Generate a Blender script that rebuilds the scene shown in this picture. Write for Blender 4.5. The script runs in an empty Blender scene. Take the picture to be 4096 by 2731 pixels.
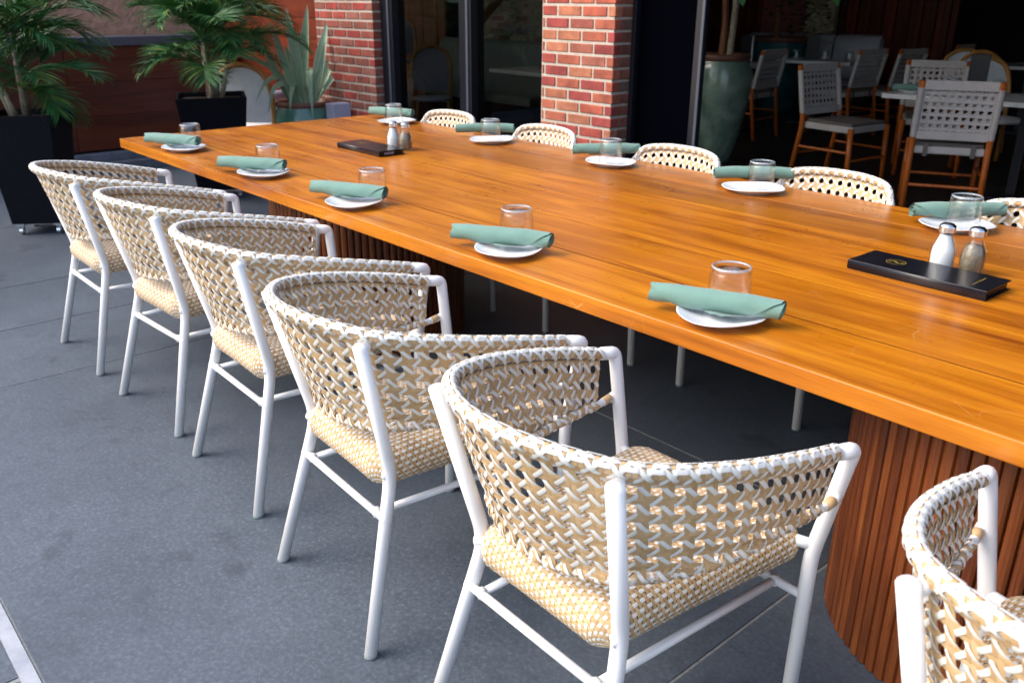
import bpy, math, random
import numpy as np
from mathutils import Matrix, Vector
random.seed(7); rng = np.random.RandomState(7)
PI = math.pi
sc = bpy.context.scene
C = sc.collection

# ------------------------------------------------------------------ camera
def cam_axes(p, y, r):
    f = np.array([math.sin(y)*math.cos(p), math.cos(y)*math.cos(p), -math.sin(p)])
    r0 = np.array([math.cos(y), -math.sin(y), 0.0]); u0 = np.cross(r0, f)
    return r0*math.cos(r)+u0*math.sin(r), -r0*math.sin(r)+u0*math.cos(r), f
rt, up, fw = cam_axes(0.3768, -0.8468, 0.0047)
cd = bpy.data.cameras.new('camera'); cam = bpy.data.objects.new('camera', cd); C.objects.link(cam)
CAM = (4.9394, -1.5570, 1.4666)
cam.matrix_world = Matrix(((rt[0], up[0], -fw[0], CAM[0]), (rt[1], up[1], -fw[1], CAM[1]), (rt[2], up[2], -fw[2], CAM[2]), (0, 0, 0, 1)))
cd.sensor_width = 36; cd.lens = 3487.7/4096*36; cd.clip_start = 0.05; cd.clip_end = 300
cd.dof.use_dof = True; cd.dof.focus_distance = 2.15; cd.dof.aperture_fstop = 5.6
sc.camera = cam

# ------------------------------------------------------------------ world, sun, exposure
SUN_EL, SUN_AZ_VEC = math.radians(44), (-0.58, -0.815)
w = bpy.data.worlds.new('World'); sc.world = w; w.use_nodes = True
nt = w.node_tree; bg = nt.nodes['Background']
sky = nt.nodes.new('ShaderNodeTexSky'); sky.sky_type = 'NISHITA'; sky.sun_disc = False
sky.sun_elevation = SUN_EL
sky.sun_rotation = math.atan2(SUN_AZ_VEC[0], SUN_AZ_VEC[1])
sky.dust_density = 4.0; sky.air_density = 1.0; sky.ozone_density = 1.0
nt.links.new(sky.outputs[0], bg.inputs[0]); bg.inputs[1].default_value = 0.15
sl = bpy.data.lights.new('sun', 'SUN'); sl.energy = .55; sl.angle = math.radians(50); sl.color = (1.0, 0.98, 0.95)
so = bpy.data.objects.new('sun', sl); C.objects.link(so)
d = Vector((SUN_AZ_VEC[0]*math.cos(SUN_EL), SUN_AZ_VEC[1]*math.cos(SUN_EL), math.sin(SUN_EL)))
so.rotation_euler = d.to_track_quat('Z', 'Y').to_euler(); so.location = (0, -6, 8)
sc.view_settings.view_transform = 'Standard'; sc.view_settings.look = 'None'
sc.view_settings.exposure = 1.34; sc.view_settings.gamma = 1.0; sc.view_settings.use_curve_mapping = False
sc.render.engine = 'CYCLES'
try:
    sc.cycles.use_denoising = True
    sc.cycles.max_bounces = 8; sc.cycles.diffuse_bounces = 4; sc.cycles.glossy_bounces = 4
    sc.cycles.transparent_max_bounces = 24; sc.cycles.caustics_reflective = False; sc.cycles.caustics_refractive = False
    sc.cycles.sample_clamp_indirect = 6
except Exception:
    pass

# ------------------------------------------------------------------ materials
def mat(name, col=(.5, .5, .5), rough=.5, metal=0.0, spec=.5, coat=0.0, coat_rough=.1):
    m = bpy.data.materials.new(name); m.use_nodes = True
    b = m.node_tree.nodes['Principled BSDF']
    b.inputs['Base Color'].default_value = (*col, 1); b.inputs['Roughness'].default_value = rough
    b.inputs['Metallic'].default_value = metal; b.inputs['Specular IOR Level'].default_value = spec
    b.inputs['Coat Weight'].default_value = coat; b.inputs['Coat Roughness'].default_value = coat_rough
    return m
class NT:
    def __init__(s, m): s.t = m.node_tree; s.b = s.t.nodes['Principled BSDF']
    def n(s, kind, **kw):
        x = s.t.nodes.new(kind)
        for k, v in kw.items():
            if k.startswith('i_'): x.inputs[k[2:].replace('_', ' ')].default_value = v
            else: setattr(x, k, v)
        return x
    def l(s, a, b): s.t.links.new(a, b)
    def coords(s, scale=(1, 1, 1), rnd=0.0, kind='Object'):
        tc = s.n('ShaderNodeTexCoord'); mp = s.n('ShaderNodeMapping'); mp.inputs['Scale'].default_value = scale
        s.l(tc.outputs[kind], mp.inputs[0])
        if rnd:
            oi = s.n('ShaderNodeObjectInfo'); mu = s.n('ShaderNodeVectorMath', operation='SCALE')
            cx = s.n('ShaderNodeCombineXYZ'); s.l(oi.outputs['Random'], cx.inputs[0]); s.l(oi.outputs['Random'], cx.inputs[1]); s.l(oi.outputs['Random'], cx.inputs[2])
            s.l(cx.outputs[0], mu.inputs[0]); mu.inputs['Scale'].default_value = rnd
            s.l(mu.outputs[0], mp.inputs['Location'])
        return mp.outputs[0]
    def ramp(s, fac, stops):
        r = s.n('ShaderNodeValToRGB'); e = r.color_ramp.elements
        while len(e) < len(stops): e.new(.5)
        for k, (p, c) in enumerate(stops): e[k].position = p; e[k].color = (*c, 1) if len(c) == 3 else c
        s.l(fac, r.inputs[0]); return r.outputs[0]
    def noise(s, vec, scale, detail=4, rough=.55, dist=0.0):
        n = s.n('ShaderNodeTexNoise'); n.inputs['Scale'].default_value = scale; n.inputs['Detail'].default_value = detail
        n.inputs['Roughness'].default_value = rough; n.inputs['Distortion'].default_value = dist
        s.l(vec, n.inputs['Vector']); return n.outputs['Fac']
    def mix(s, a, b, fac, mode='MIX'):
        m = s.n('ShaderNodeMix', data_type='RGBA', blend_type=mode)
        for sock, v in ((m.inputs[0], fac), (m.inputs[6], a), (m.inputs[7], b)):
            if hasattr(v, 'links') or hasattr(v, 'is_linked'): s.l(v, sock)
            elif isinstance(v, (int, float)): sock.default_value = v
            else: sock.default_value = (*v, 1)
        return m.outputs[2]
    def bump(s, h, strength=.2, dist=.002):
        b = s.n('ShaderNodeBump'); b.inputs['Strength'].default_value = strength; b.inputs['Distance'].default_value = dist
        s.l(h, b.inputs['Height']); s.l(b.outputs[0], s.b.inputs['Normal'])
    def rand(s): return s.n('ShaderNodeObjectInfo').outputs['Random']

def wood(name, dark, mid, light, along=0, scale=1.0, rough=(.25, .45), coat=.0, fine=1.0, wear=0.0, rndcol=.25, bumpk=.12):
    m = mat(name, mid, .35, coat=coat, coat_rough=.22); t = NT(m)
    s = [14*scale, 14*scale, 14*scale]; s[along] = 1.1*scale
    v = t.coords(tuple(s), rnd=37.0)
    n1 = t.noise(v, 1.0, 5, .6, 1.2)
    s2 = [130*scale*fine, 130*scale*fine, 130*scale*fine]; s2[along] = 4*scale
    v2 = t.coords(tuple(s2), rnd=11.0); n2 = t.noise(v2, 1.0, 4, .7, .3)
    c = t.ramp(n1, [(.28, dark), (.47, mid), (.75, light)])
    streak = t.ramp(n2, [(.30, (.6, .52, .48)), (.52, (1, 1, 1)), (.8, (1.15, 1.12, 1.05))])
    c = t.mix(c, streak, .55, 'MULTIPLY')
    s3 = [26*scale]*3; s3[along] = .9*scale
    n3 = t.noise(t.coords(tuple(s3), rnd=53.0), 1.0, 2, .5, 2.0)
    vein = t.ramp(n3, [(.30, (.42, .33, .28)), (.345, (1, 1, 1)), (1, (1, 1, 1))])
    c = t.mix(c, vein, .55, 'MULTIPLY')
    n5 = t.noise(t.coords(tuple(.9 if k == along else 3.2 for k in range(3)), rnd=71.0), 1.0, 3, .6, .8)
    c = t.mix(c, t.ramp(n5, [(.3, (.66, .58, .5)), (.5, (1, 1, 1)), (.72, (1.18, 1.28, 1.2))]), .8, 'MULTIPLY')
    r = t.ramp(t.rand(), [(0, (1-rndcol,)*3), (.5, (1, 1, 1)), (1, (1+rndcol*.6, 1+rndcol*.75, 1+rndcol*.9))])
    c = t.mix(c, r, 1.0, 'MULTIPLY')
    if wear:
        v4 = t.coords((5, 5, 5)); n4 = t.noise(v4, 1.0, 6, .7, .5)
        mk = t.ramp(n4, [(.55, (0, 0, 0)), (.8, (wear,)*3)])
        c = t.mix(c, light, mk)
    t.l(c, t.b.inputs['Base Color'])
    rr = t.ramp(t.noise(t.coords((6, 6, 6)), 1.0, 4), [(.3, (rough[0],)*3), (.7, (rough[1],)*3)])
    t.l(rr, t.b.inputs['Roughness']); t.bump(n2, bumpk, .0012)
    return m

M = {}
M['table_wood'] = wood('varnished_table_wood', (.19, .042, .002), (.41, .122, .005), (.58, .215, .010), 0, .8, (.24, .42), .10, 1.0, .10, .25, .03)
t = NT(M['table_wood']); src = t.b.inputs['Base Color'].links[0].from_socket
wv_ = t.n('ShaderNodeTexVoronoi', feature='DISTANCE_TO_EDGE'); wv_.inputs['Scale'].default_value = 5.5; wv_.inputs['Randomness'].default_value = 1.0
wn_ = t.n('ShaderNodeTexNoise'); wn_.inputs['Scale'].default_value = 2.2; vv_ = t.n('ShaderNodeVectorMath', operation='ADD')
cc_ = t.coords((1, 1, 1)); t.l(cc_, wn_.inputs['Vector']); t.l(cc_, vv_.inputs[0]); t.l(wn_.outputs['Color'], vv_.inputs[1]); t.l(vv_.outputs[0], wv_.inputs['Vector'])
ln_ = t.ramp(wv_.outputs['Distance'], [(.0, (1, 1, 1)), (.006, (0, 0, 0))]); gt_ = t.ramp(t.noise(t.coords((1, 1, 1)), 4.5, 2), [(.56, (0, 0, 0)), (.62, (.55, .55, .55))])
t.l(t.mix(src, (.62, .36, .12), t.mix(ln_, gt_, 1.0, 'MULTIPLY')), t.b.inputs['Base Color'])
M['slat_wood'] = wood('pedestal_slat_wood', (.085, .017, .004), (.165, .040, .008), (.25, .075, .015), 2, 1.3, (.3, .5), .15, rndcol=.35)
M['panel_wood'] = wood('red_cedar_panel', (.042, .006, .0015), (.090, .014, .003), (.135, .026, .006), 1, .6, (.35, .55), rndcol=.25)
M['clad_wood'] = wood('orange_cedar_cladding', (.10, .013, .003), (.155, .022, .004), (.20, .034, .007), 0, .6, (.4, .6), rndcol=.15)
M['chair_wood'] = wood('teak_chair_frame', (.30, .06, .008), (.50, .115, .015), (.62, .17, .028), 2, 2.0, (.35, .5), rndcol=.1)
M['rattan'] = wood('honey_rattan_cane', (.40, .17, .04), (.52, .24, .06), (.62, .33, .10), 2, 2.0, (.35, .5), rndcol=.1)
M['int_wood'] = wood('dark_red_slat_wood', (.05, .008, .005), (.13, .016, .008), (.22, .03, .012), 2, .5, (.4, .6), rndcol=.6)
M['pane_wood'] = wood('brown_panelling', (.14, .04, .012), (.26, .08, .022), (.34, .12, .035), 2, .5, (.4, .6), rndcol=.3)
M['log'] = wood('weathered_post', (.10, .035, .015), (.20, .07, .03), (.28, .11, .05), 2, 1.5, (.6, .8), rndcol=.1)

def simple_noise_mat(name, c1, c2, scale, rough, bump=.0, spec=.5, lo=.35, hi=.65, detail=5, dist=.003):
    m = mat(name, c1, rough, spec=spec); t = NT(m); v = t.coords()
    n = t.noise(v, scale, detail, .6); t.l(t.ramp(n, [(lo, c1), (hi, c2)]), t.b.inputs['Base Color'])
    if bump: t.bump(n, bump, dist)
    return m
M['white'] = mat('white_powder_coat', (.80, .81, .82), .32)
def strand_mat(name, base, var, rough):
    m = mat(name, base, rough); t = NT(m); v = t.coords((1, 1, 1))
    n = t.noise(v, 22, 3, .6); t.l(t.ramp(n, [(.3, tuple(c*(1-var) for c in base)), (.7, tuple(min(1, c*(1+var)) for c in base))]), t.b.inputs['Base Color'])
    n2 = t.noise(t.coords((1, 1, 1)), 900, 2); t.bump(n2, .08, .0006)
    return m
M['tan'] = strand_mat('tan_resin_strand', (.56, .375, .185), .12, .65)
M['tan2'] = strand_mat('light_tan_resin_strand', (.62, .425, .225), .10, .65)
M['tan3'] = strand_mat('deep_tan_resin_strand', (.49, .315, .148), .12, .65)
M['wstrand'] = strand_mat('white_resin_strand', (.78, .77, .71), .03, .5)
M['seatcore'] = mat('seat_core', (.05, .03, .015), .8)
M['black_metal'] = mat('black_frame_metal', (.006, .007, .012), .35)
M['black_panel'] = mat('black_door_panel', (.001, .0012, .0025), .7, spec=.0)
M['steel_edge'] = mat('brushed_frame_edge', (.05, .06, .08), .5)
M['planter'] = simple_noise_mat('black_resin_planter', (.002, .003, .006), (.004, .005, .009), 40, .6, .1, .12)
M['soil'] = simple_noise_mat('potting_soil', (.02, .012, .008), (.05, .03, .02), 60, .9, .8)
M['chrome'] = mat('polished_steel', (.75, .75, .77), .15, metal=1.0)
M['porcelain'] = mat('white_porcelain', (.80, .82, .85), .12, coat=.3)
M['napkin'] = strand_mat('sage_cotton', (.135, .255, .212), .05, .85)
M['napkin'].node_tree.nodes['Principled BSDF'].inputs['Sheen Weight'].default_value = .3
M['menu'] = mat('black_leatherette', (.006, .006, .010), .28)
t = NT(M['menu']); t.bump(t.noise(t.coords(), 700, 2), .1, .0005)
M['seam'] = mat('dark_seam_filler', (.022, .008, .003), .8, spec=.1)
M['cap_grey'] = mat('grey_rubber_cap', (.22, .27, .28), .6)
M['gold'] = mat('gold_foil', (.42, .30, .05), .45, metal=.3)
M['paper'] = mat('menu_paper', (.35, .33, .42), .7)
M['salt'] = simple_noise_mat('salt_grain', (.78, .82, .84), (.88, .9, .9), 900, .8, .2)
M['pepper'] = simple_noise_mat('pepper_grain', (.03, .022, .012), (.34, .27, .17), 520, .8, .3, lo=.42, hi=.6, detail=2)
M['grout'] = simple_noise_mat('grey_grout', (.20, .21, .21), (.28, .29, .29), 50, .85, .2)
M['strip'] = simple_noise_mat('pale_concrete_strip', (.26, .29, .34), (.36, .39, .44), 14, .8, .3)
M['curb'] = simple_noise_mat('grey_concrete_curb', (.10, .12, .15), (.15, .17, .21), 12, .75, .2)
M['cap'] = simple_noise_mat('slate_grey_cap', (.06, .065, .085), (.08, .085, .105), 10, .6, .1)
M['stucco'] = simple_noise_mat('brown_rough_stucco', (.46, .25, .16), (.66, .38, .26), 16, .9, 1.0, lo=.3, hi=.7, detail=9, dist=.02)
M['mortar'] = simple_noise_mat('cream_mortar', (.40, .36, .30), (.52, .47, .40), 60, .9, .4)
M['mortar2'] = simple_noise_mat('pale_mortar', (.40, .36, .28), (.50, .46, .36), 60, .9, .4)
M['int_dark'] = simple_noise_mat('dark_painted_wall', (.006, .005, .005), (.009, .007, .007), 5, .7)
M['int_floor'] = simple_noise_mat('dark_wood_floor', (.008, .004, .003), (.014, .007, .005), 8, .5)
M['pink'] = simple_noise_mat('dusty_pink_mural', (.30, .075, .09), (.36, .10, .11), 4, .8, .1)
M['marble'] = simple_noise_mat('white_marble_top', (.62, .62, .62), (.78, .78, .77), 7, .2, 0, lo=.3, hi=.6)
M['cushion'] = simple_noise_mat('taupe_cushion', (.13, .11, .10), (.17, .145, .13), 200, .8, .2)
M['greyweave'] = strand_mat('grey_woven_cord', (.54, .49, .47), .08, .7)
M['whiteweave'] = strand_mat('white_bistro_weave', (.84, .87, .90), .05, .5)
M['lavender'] = simple_noise_mat('pale_lavender_paint', (.36, .36, .46), (.40, .40, .50), 10, .6)
M['booth'] = mat('pale_grey_booth_leather', (.45, .45, .50), .45)
M['banquette'] = mat('sage_channel_upholstery', (.20, .245, .215), .6)
M['trunk'] = simple_noise_mat('grey_palm_stem', (.22, .18, .13), (.38, .33, .24), 30, .8, .4)
M['reflection_tint'] = mat('pale_reflection_colour', (.45, .6, .55), .6)  # colour of a reflection, painted on the leaf shape

def slate():
    m = mat('dark_slate_paving', (.1, .1, .1), .6); t = NT(m)
    v = t.coords((1, 1, 1), rnd=9.0, kind='Object')
    n1 = t.noise(v, 1.6, 5, .6); n2 = t.noise(v, 85, 6, .75); n3 = t.noise(v, 420, 2, .6)
    c = t.ramp(n1, [(.3, (.056, .073, .096)), (.7, (.084, .106, .136))])
    sp = t.ramp(n2, [(.30, (.62, .62, .62)), (.52, (1, 1, 1)), (.68, (1.6, 1.6, 1.55))])
    c = t.mix(c, sp, .8, 'MULTIPLY')
    blotch = t.noise(v, 17, 2, .4); c = t.mix(c, t.ramp(blotch, [(.30, (.72, .72, .74)), (.42, (1, 1, 1)), (.70, (1.0, 1.0, 1.0)), (.78, (1.3, 1.28, 1.25))]), .45, 'MULTIPLY')  # random darker and paler blotches in the stone
    fl = t.n('ShaderNodeTexVoronoi'); fl.inputs['Scale'].default_value = 48; t.l(v, fl.inputs['Vector'])
    c = t.mix(c, t.ramp(fl.outputs['Distance'], [(.0, (1.7, 1.66, 1.55)), (.10, (1.25, 1.25, 1.2)), (.3, (1, 1, 1))]), .55, 'MULTIPLY')
    st = t.noise(v, 5.0, 3, .5, .3)
    c = t.mix(c, t.ramp(st, [(.27, (.5, .5, .52)), (.36, (1, 1, 1))]), .6, 'MULTIPLY')
    t.l(c, t.b.inputs['Base Color'])
    t.l(t.ramp(n2, [(.3, (.50,)*3), (.7, (.70,)*3)]), t.b.inputs['Roughness'])
    ad = t.n('ShaderNodeMath', operation='ADD'); t.l(n2, ad.inputs[0]); t.l(n3, ad.inputs[1]); t.bump(ad.outputs[0], .35, .0015)
    return m
M['slate'] = slate()

def brick_mat(name, cols, grain=.5):
    m = mat(name, cols[0], .85); t = NT(m)
    n = len(cols); stops = [(k/(n), c) for k, c in enumerate(cols)]
    r = t.n('ShaderNodeValToRGB'); r.color_ramp.interpolation = 'CONSTANT'; e = r.color_ramp.elements
    while len(e) < n: e.new(.5)
    for k, (p, c) in enumerate(stops): e[k].position = p; e[k].color = (*c, 1)
    t.l(t.rand(), r.inputs[0]); v = t.coords((1, 1, 1), rnd=23.0)
    n1 = t.noise(v, 9, 4, .6); n2 = t.noise(v, 90, 4, .7)
    c = t.mix(r.outputs[0], t.ramp(n1, [(.35, (.62, .60, .60)), (.65, (1.2, 1.35, 1.3))]), .9, 'MULTIPLY')
    c = t.mix(c, t.ramp(n2, [(.32, (.7, .68, .66)), (.6, (1.05, 1.05, 1.05))]), .7, 'MULTIPLY')
    t.l(c, t.b.inputs['Base Color']); t.bump(n2, .5, .004)
    return m
M['brick'] = brick_mat('red_and_orange_brick', [(.33, .055, .040), (.42, .14, .075), (.30, .048, .042), (.44, .155, .085), (.37, .095, .055), (.38, .12, .08), (.29, .075, .055), (.40, .085, .05)])
M['brick2'] = brick_mat('weathered_red_brick', [(.34, .045, .035), (.30, .07, .05), (.38, .05, .035), (.26, .075, .05), (.40, .07, .045), (.30, .10, .075)])
M['brickend'] = brick_mat('dark_brown_brick_end', [(.17, .06, .04), (.22, .07, .045), (.13, .07, .06), (.19, .075, .05)])  # darker brown tones for the return faces
M['brick3'] = brick_mat('pale_buff_brick', [(.52, .44, .30), (.58, .50, .36), (.48, .38, .25), (.36, .17, .10), (.55, .47, .33), (.30, .24, .16)])

def leafmat(name, c1, c2, c3, scale=3.0, rough=.4):
    m = mat(name, c1, rough); t = NT(m)
    n = t.noise(t.coords((1, 1, 1), rnd=13.0), scale, 3); c = t.ramp(n, [(.3, c1), (.55, c2), (.8, c3)])
    t.l(c, t.b.inputs['Base Color'])
    t.b.inputs['Subsurface Weight'].default_value = 0.0
    return m
M['palm'] = leafmat('palm_leaf_green', (.016, .085, .018), (.032, .145, .036), (.08, .23, .06), 6, .5)
M['palm2'] = leafmat('palm_leaf_yellowing', (.09, .19, .03), (.16, .25, .04), (.36, .26, .10), 9)
M['agave'] = leafmat('blue_green_agave', (.19, .32, .19), (.30, .44, .28), (.40, .52, .35), 5, .55)
M['agave_edge'] = mat('cream_leaf_margin', (.58, .60, .44), .5)
M['vine'] = leafmat('trailing_vine_green', (.012, .06, .02), (.03, .11, .04), (.05, .15, .05), 8)
M['figleaf'] = leafmat('fiddle_leaf_green', (.03, .16, .02), (.05, .22, .03), (.08, .28, .05), 8)

def glaze(name, base, hi, rim=None):
    m = mat(name, base, .22, coat=.6, coat_rough=.12); t = NT(m); v = t.coords()
    n = t.noise(v, 5, 5, .6, .6); n2 = t.noise(v, 14, 4, .7, 1.0)
    c = t.ramp(n, [(.3, base), (.62, hi)])
    c = t.mix(c, (.30, .17, .10), t.ramp(n2, [(.64, (0, 0, 0)), (.70, (.6, .6, .6))]))
    t.l(c, t.b.inputs['Base Color']); t.bump(n2, .1, .004)
    return m
M['glaze_green'] = glaze('green_glazed_ceramic', (.035, .12, .09), (.10, .24, .18))
M['glaze_grey'] = glaze('grey_green_glazed_ceramic', (.07, .13, .10), (.24, .34, .27))
M['glaze_teal'] = glaze('teal_glazed_ceramic', (.01, .06, .075), (.03, .12, .14))
M['rim'] = simple_noise_mat('brown_unglazed_rim', (.12, .045, .03), (.20, .08, .05), 10, .5)

def clear_glass(name, tint=(.96, .98, .98), rough=.02, lo=.05, hi=.75, pw=3.5):
    m = bpy.data.materials.new(name); m.use_nodes = True; nt = m.node_tree; nt.nodes.clear()
    o = nt.nodes.new('ShaderNodeOutputMaterial'); mx = nt.nodes.new('ShaderNodeMixShader')
    tr = nt.nodes.new('ShaderNodeBsdfTransparent'); gl = nt.nodes.new('ShaderNodeBsdfGlossy'); fr = nt.nodes.new('ShaderNodeLayerWeight')
    tr.inputs[0].default_value = (*tint, 1); gl.inputs['Roughness'].default_value = rough; fr.inputs[0].default_value = .5
    p = nt.nodes.new('ShaderNodeMath'); p.operation = 'POWER'; p.inputs[1].default_value = pw
    mr = nt.nodes.new('ShaderNodeMapRange'); mr.inputs['To Min'].default_value = lo; mr.inputs['To Max'].default_value = hi
    nt.links.new(fr.outputs['Facing'], p.inputs[0]); nt.links.new(p.outputs[0], mr.inputs[0]); nt.links.new(mr.outputs[0], mx.inputs[0])
    nt.links.new(tr.outputs[0], mx.inputs[1]); nt.links.new(gl.outputs[0], mx.inputs[2]); nt.links.new(mx.outputs[0], o.inputs[0])
    return m
M['tumbler'] = clear_glass('tumbler_glass', (.99, .995, .995), .02, .05, .8, 3.0)
M['rim_glint'] = mat('painted_glass_highlight', (.62, .76, .84), .12, coat=.5); M['rim_glint'].node_tree.nodes['Principled BSDF'].inputs['Alpha'].default_value = .32  # pale blue-white highlight of the glass base, put into the colour
M['window'] = clear_glass('window_pane_glass', (.50, .54, .50), .0, .06, .9, 4.0)

# ------------------------------------------------------------------ mesh helpers
class MB:
    def __init__(s): s.v = []; s.f = []; s.m = []
    def add(s, vs, fs, mi=0):
        b = len(s.v); s.v.extend([tuple(map(float, p)) for p in vs]); s.f.extend([tuple(b+i for i in f) for f in fs]); s.m.extend([mi]*len(fs))
    def box(s, c, size, rot=0.0, mi=0, ax=2):
        hx, hy, hz = [k/2 for k in size]; R = Matrix.Rotation(rot, 3, 'XYZ'[ax]); c = Vector(c)
        vs = [c + R @ Vector((x, y, z)) for x in (-hx, hx) for y in (-hy, hy) for z in (-hz, hz)]
        s.add(vs, [(0, 1, 3, 2), (4, 6, 7, 5), (0, 4, 5, 1), (2, 3, 7, 6), (0, 2, 6, 4), (1, 5, 7, 3)], mi)
    def tube(s, path, r, seg=10, mi=0, caps=True, ell=None):
        P = np.array(path, float); n = len(P)
        R = np.array(r, float) if np.ndim(r) else np.full(n, r)
        T = np.gradient(P, axis=0); T /= np.linalg.norm(T, axis=1)[:, None]+1e-12
        up_ = np.array([0, 0, 1.0]) if abs(T[0][2]) < .9 else np.array([1.0, 0, 0])
        a = np.cross(T[0], up_); a /= np.linalg.norm(a); vs = []
        for i in range(n):
            a = a - T[i]*np.dot(a, T[i]); a /= np.linalg.norm(a)+1e-12; b = np.cross(T[i], a)
            for k in range(seg):
                th = 2*PI*k/seg; vs.append(P[i]+R[i]*(a*math.cos(th)+b*math.sin(th)))
        fs = [(i*seg+k, i*seg+(k+1) % seg, (i+1)*seg+(k+1) % seg, (i+1)*seg+k) for i in range(n-1) for k in range(seg)]
        if caps: fs += [tuple(range(seg))[::-1], tuple((n-1)*seg+k for k in range(seg))]
        s.add(vs, fs, mi)
    def lathe(s, prof, seg=32, mi=0, c=(0, 0, 0), sx=1.0, sy=1.0):
        n = len(prof); vs = [(c[0]+r*sx*math.cos(2*PI*k/seg), c[1]+r*sy*math.sin(2*PI*k/seg), c[2]+z) for r, z in prof for k in range(seg)]
        fs = [(i*seg+k, i*seg+(k+1) % seg, (i+1)*seg+(k+1) % seg, (i+1)*seg+k) for i in range(n-1) for k in range(seg)]
        s.add(vs, fs, mi)
    def mesh(s, name, mats, smooth=False):
        me = bpy.data.meshes.new(name); me.from_pydata(s.v, [], s.f)
        for m in (mats if isinstance(mats, (list, tuple)) else [mats]): me.materials.append(M[m])
        if s.m: me.polygons.foreach_set('material_index', s.m)
        if smooth: me.polygons.foreach_set('use_smooth', [True]*len(me.polygons))
        me.update(); return me
def put(name, me, parent=None, loc=None, rz=None, **props):
    o = bpy.data.objects.new(name, me); C.objects.link(o)
    if parent: o.parent = parent
    if loc is not None: o.location = loc
    if rz is not None: o.rotation_euler = (0, 0, rz)
    for k, v in props.items(): o[k] = v
    return o
def build(mb, name, mats, parent=None, smooth=False, bevel=0, loc=None, rz=None, **props):
    o = put(name, mb.mesh(name, mats, smooth), parent, loc, rz, **props)
    if bevel: bev(o, bevel)
    return o
def bev(o, w_, seg=2):
    b = o.modifiers.new('bevel', 'BEVEL'); b.width = w_; b.segments = seg; b.limit_method = 'ANGLE'; b.angle_limit = math.radians(40)
def thing(name, label, cat, loc=(0, 0, 0), rz=0, group=None):
    o = put(name, None, None, loc, rz, label=label, category=cat)
    o.empty_display_size = .1
    if group: o['group'] = group
    return o
def tag(o, label, cat, group=None):
    o['label'] = label; o['category'] = cat
    if group: o['group'] = group
    return o
def dup(root, loc, rz, label, group=None):
    r = root.copy(); C.objects.link(r); r.location = loc; r.rotation_euler = (0, 0, rz); r['label'] = label
    if group: r['group'] = group
    def rec(src, dst):
        for ch in list(src.children):
            c = ch.copy(); C.objects.link(c); c.parent = dst; rec(ch, c)
    rec(root, r); return r
def cr(P, n=8):
    P = np.array(P, float); P = np.vstack([2*P[0]-P[1], P, 2*P[-1]-P[-2]]); o = []
    for i in range(1, len(P)-2):
        a, b, c, d_ = P[i-1:i+3]
        for t_ in np.linspace(0, 1, n, endpoint=False):
            o.append(.5*((2*b)+(c-a)*t_+(2*a-5*b+4*c-d_)*t_*t_+(3*b-a-3*c+d_)*t_**3))
    o.append(P[-2]); return np.array(o)
def fillet(P, r, n=5):
    P = [np.array(p, float) for p in P]; o = [P[0]]
    for i in range(1, len(P)-1):
        a, b, c = P[i-1], P[i], P[i+1]; u = (a-b); v = (c-b); lu, lv = np.linalg.norm(u), np.linalg.norm(v)
        k = min(r, lu*.45, lv*.45); p0 = b+u/lu*k; p1 = b+v/lv*k
        for t_ in np.linspace(0, 1, n): o.append((1-t_)**2*p0+2*t_*(1-t_)*b+t_*t_*p1)
    o.append(P[-1]); return o

# ------------------------------------------------------------------ setting: ground and paving
mb = MB(); mb.box((0, 0, -.0525), (120, 120, .1)); build(mb, 'ground', 'grout', kind='structure')
paving = put('paving', None, kind='structure')
xs = [-6.2, -4.7, -3.0, -1.63, -.2, .505, 1.213, 4.0, 6.8, 9.5]; ys = [-1.320, .662, 2.28]
g = .004
for i in range(len(xs)-1):
    for j in range(len(ys)-1):
        x0, x1, y0, y1 = xs[i]+g, xs[i+1]-g, ys[j]+g, ys[j+1]-g
        mb = MB(); mb.box(((x0+x1)/2, (y0+y1)/2, -.008), (x1-x0, y1-y0, .016)); build(mb, 'paving_slab', 'slate', paving, bevel=.0012)
for x0, x1, y0, y1 in ((-6.2, .2, -5.5, -1.360), (.21, 3.0, -5.5, -1.360), (3.01, 9.5, -5.5, -1.360)):
    mb = MB(); mb.box(((x0+x1)/2, (y0+y1)/2, -.008), (x1-x0-.006, y1-y0, .016)); build(mb, 'paving_slab', 'slate', paving)
mb = MB(); mb.box((1.6, -1.340, -.006), (15, .034, .018)); build(mb, 'edge_strip', 'strip', paving)

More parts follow.
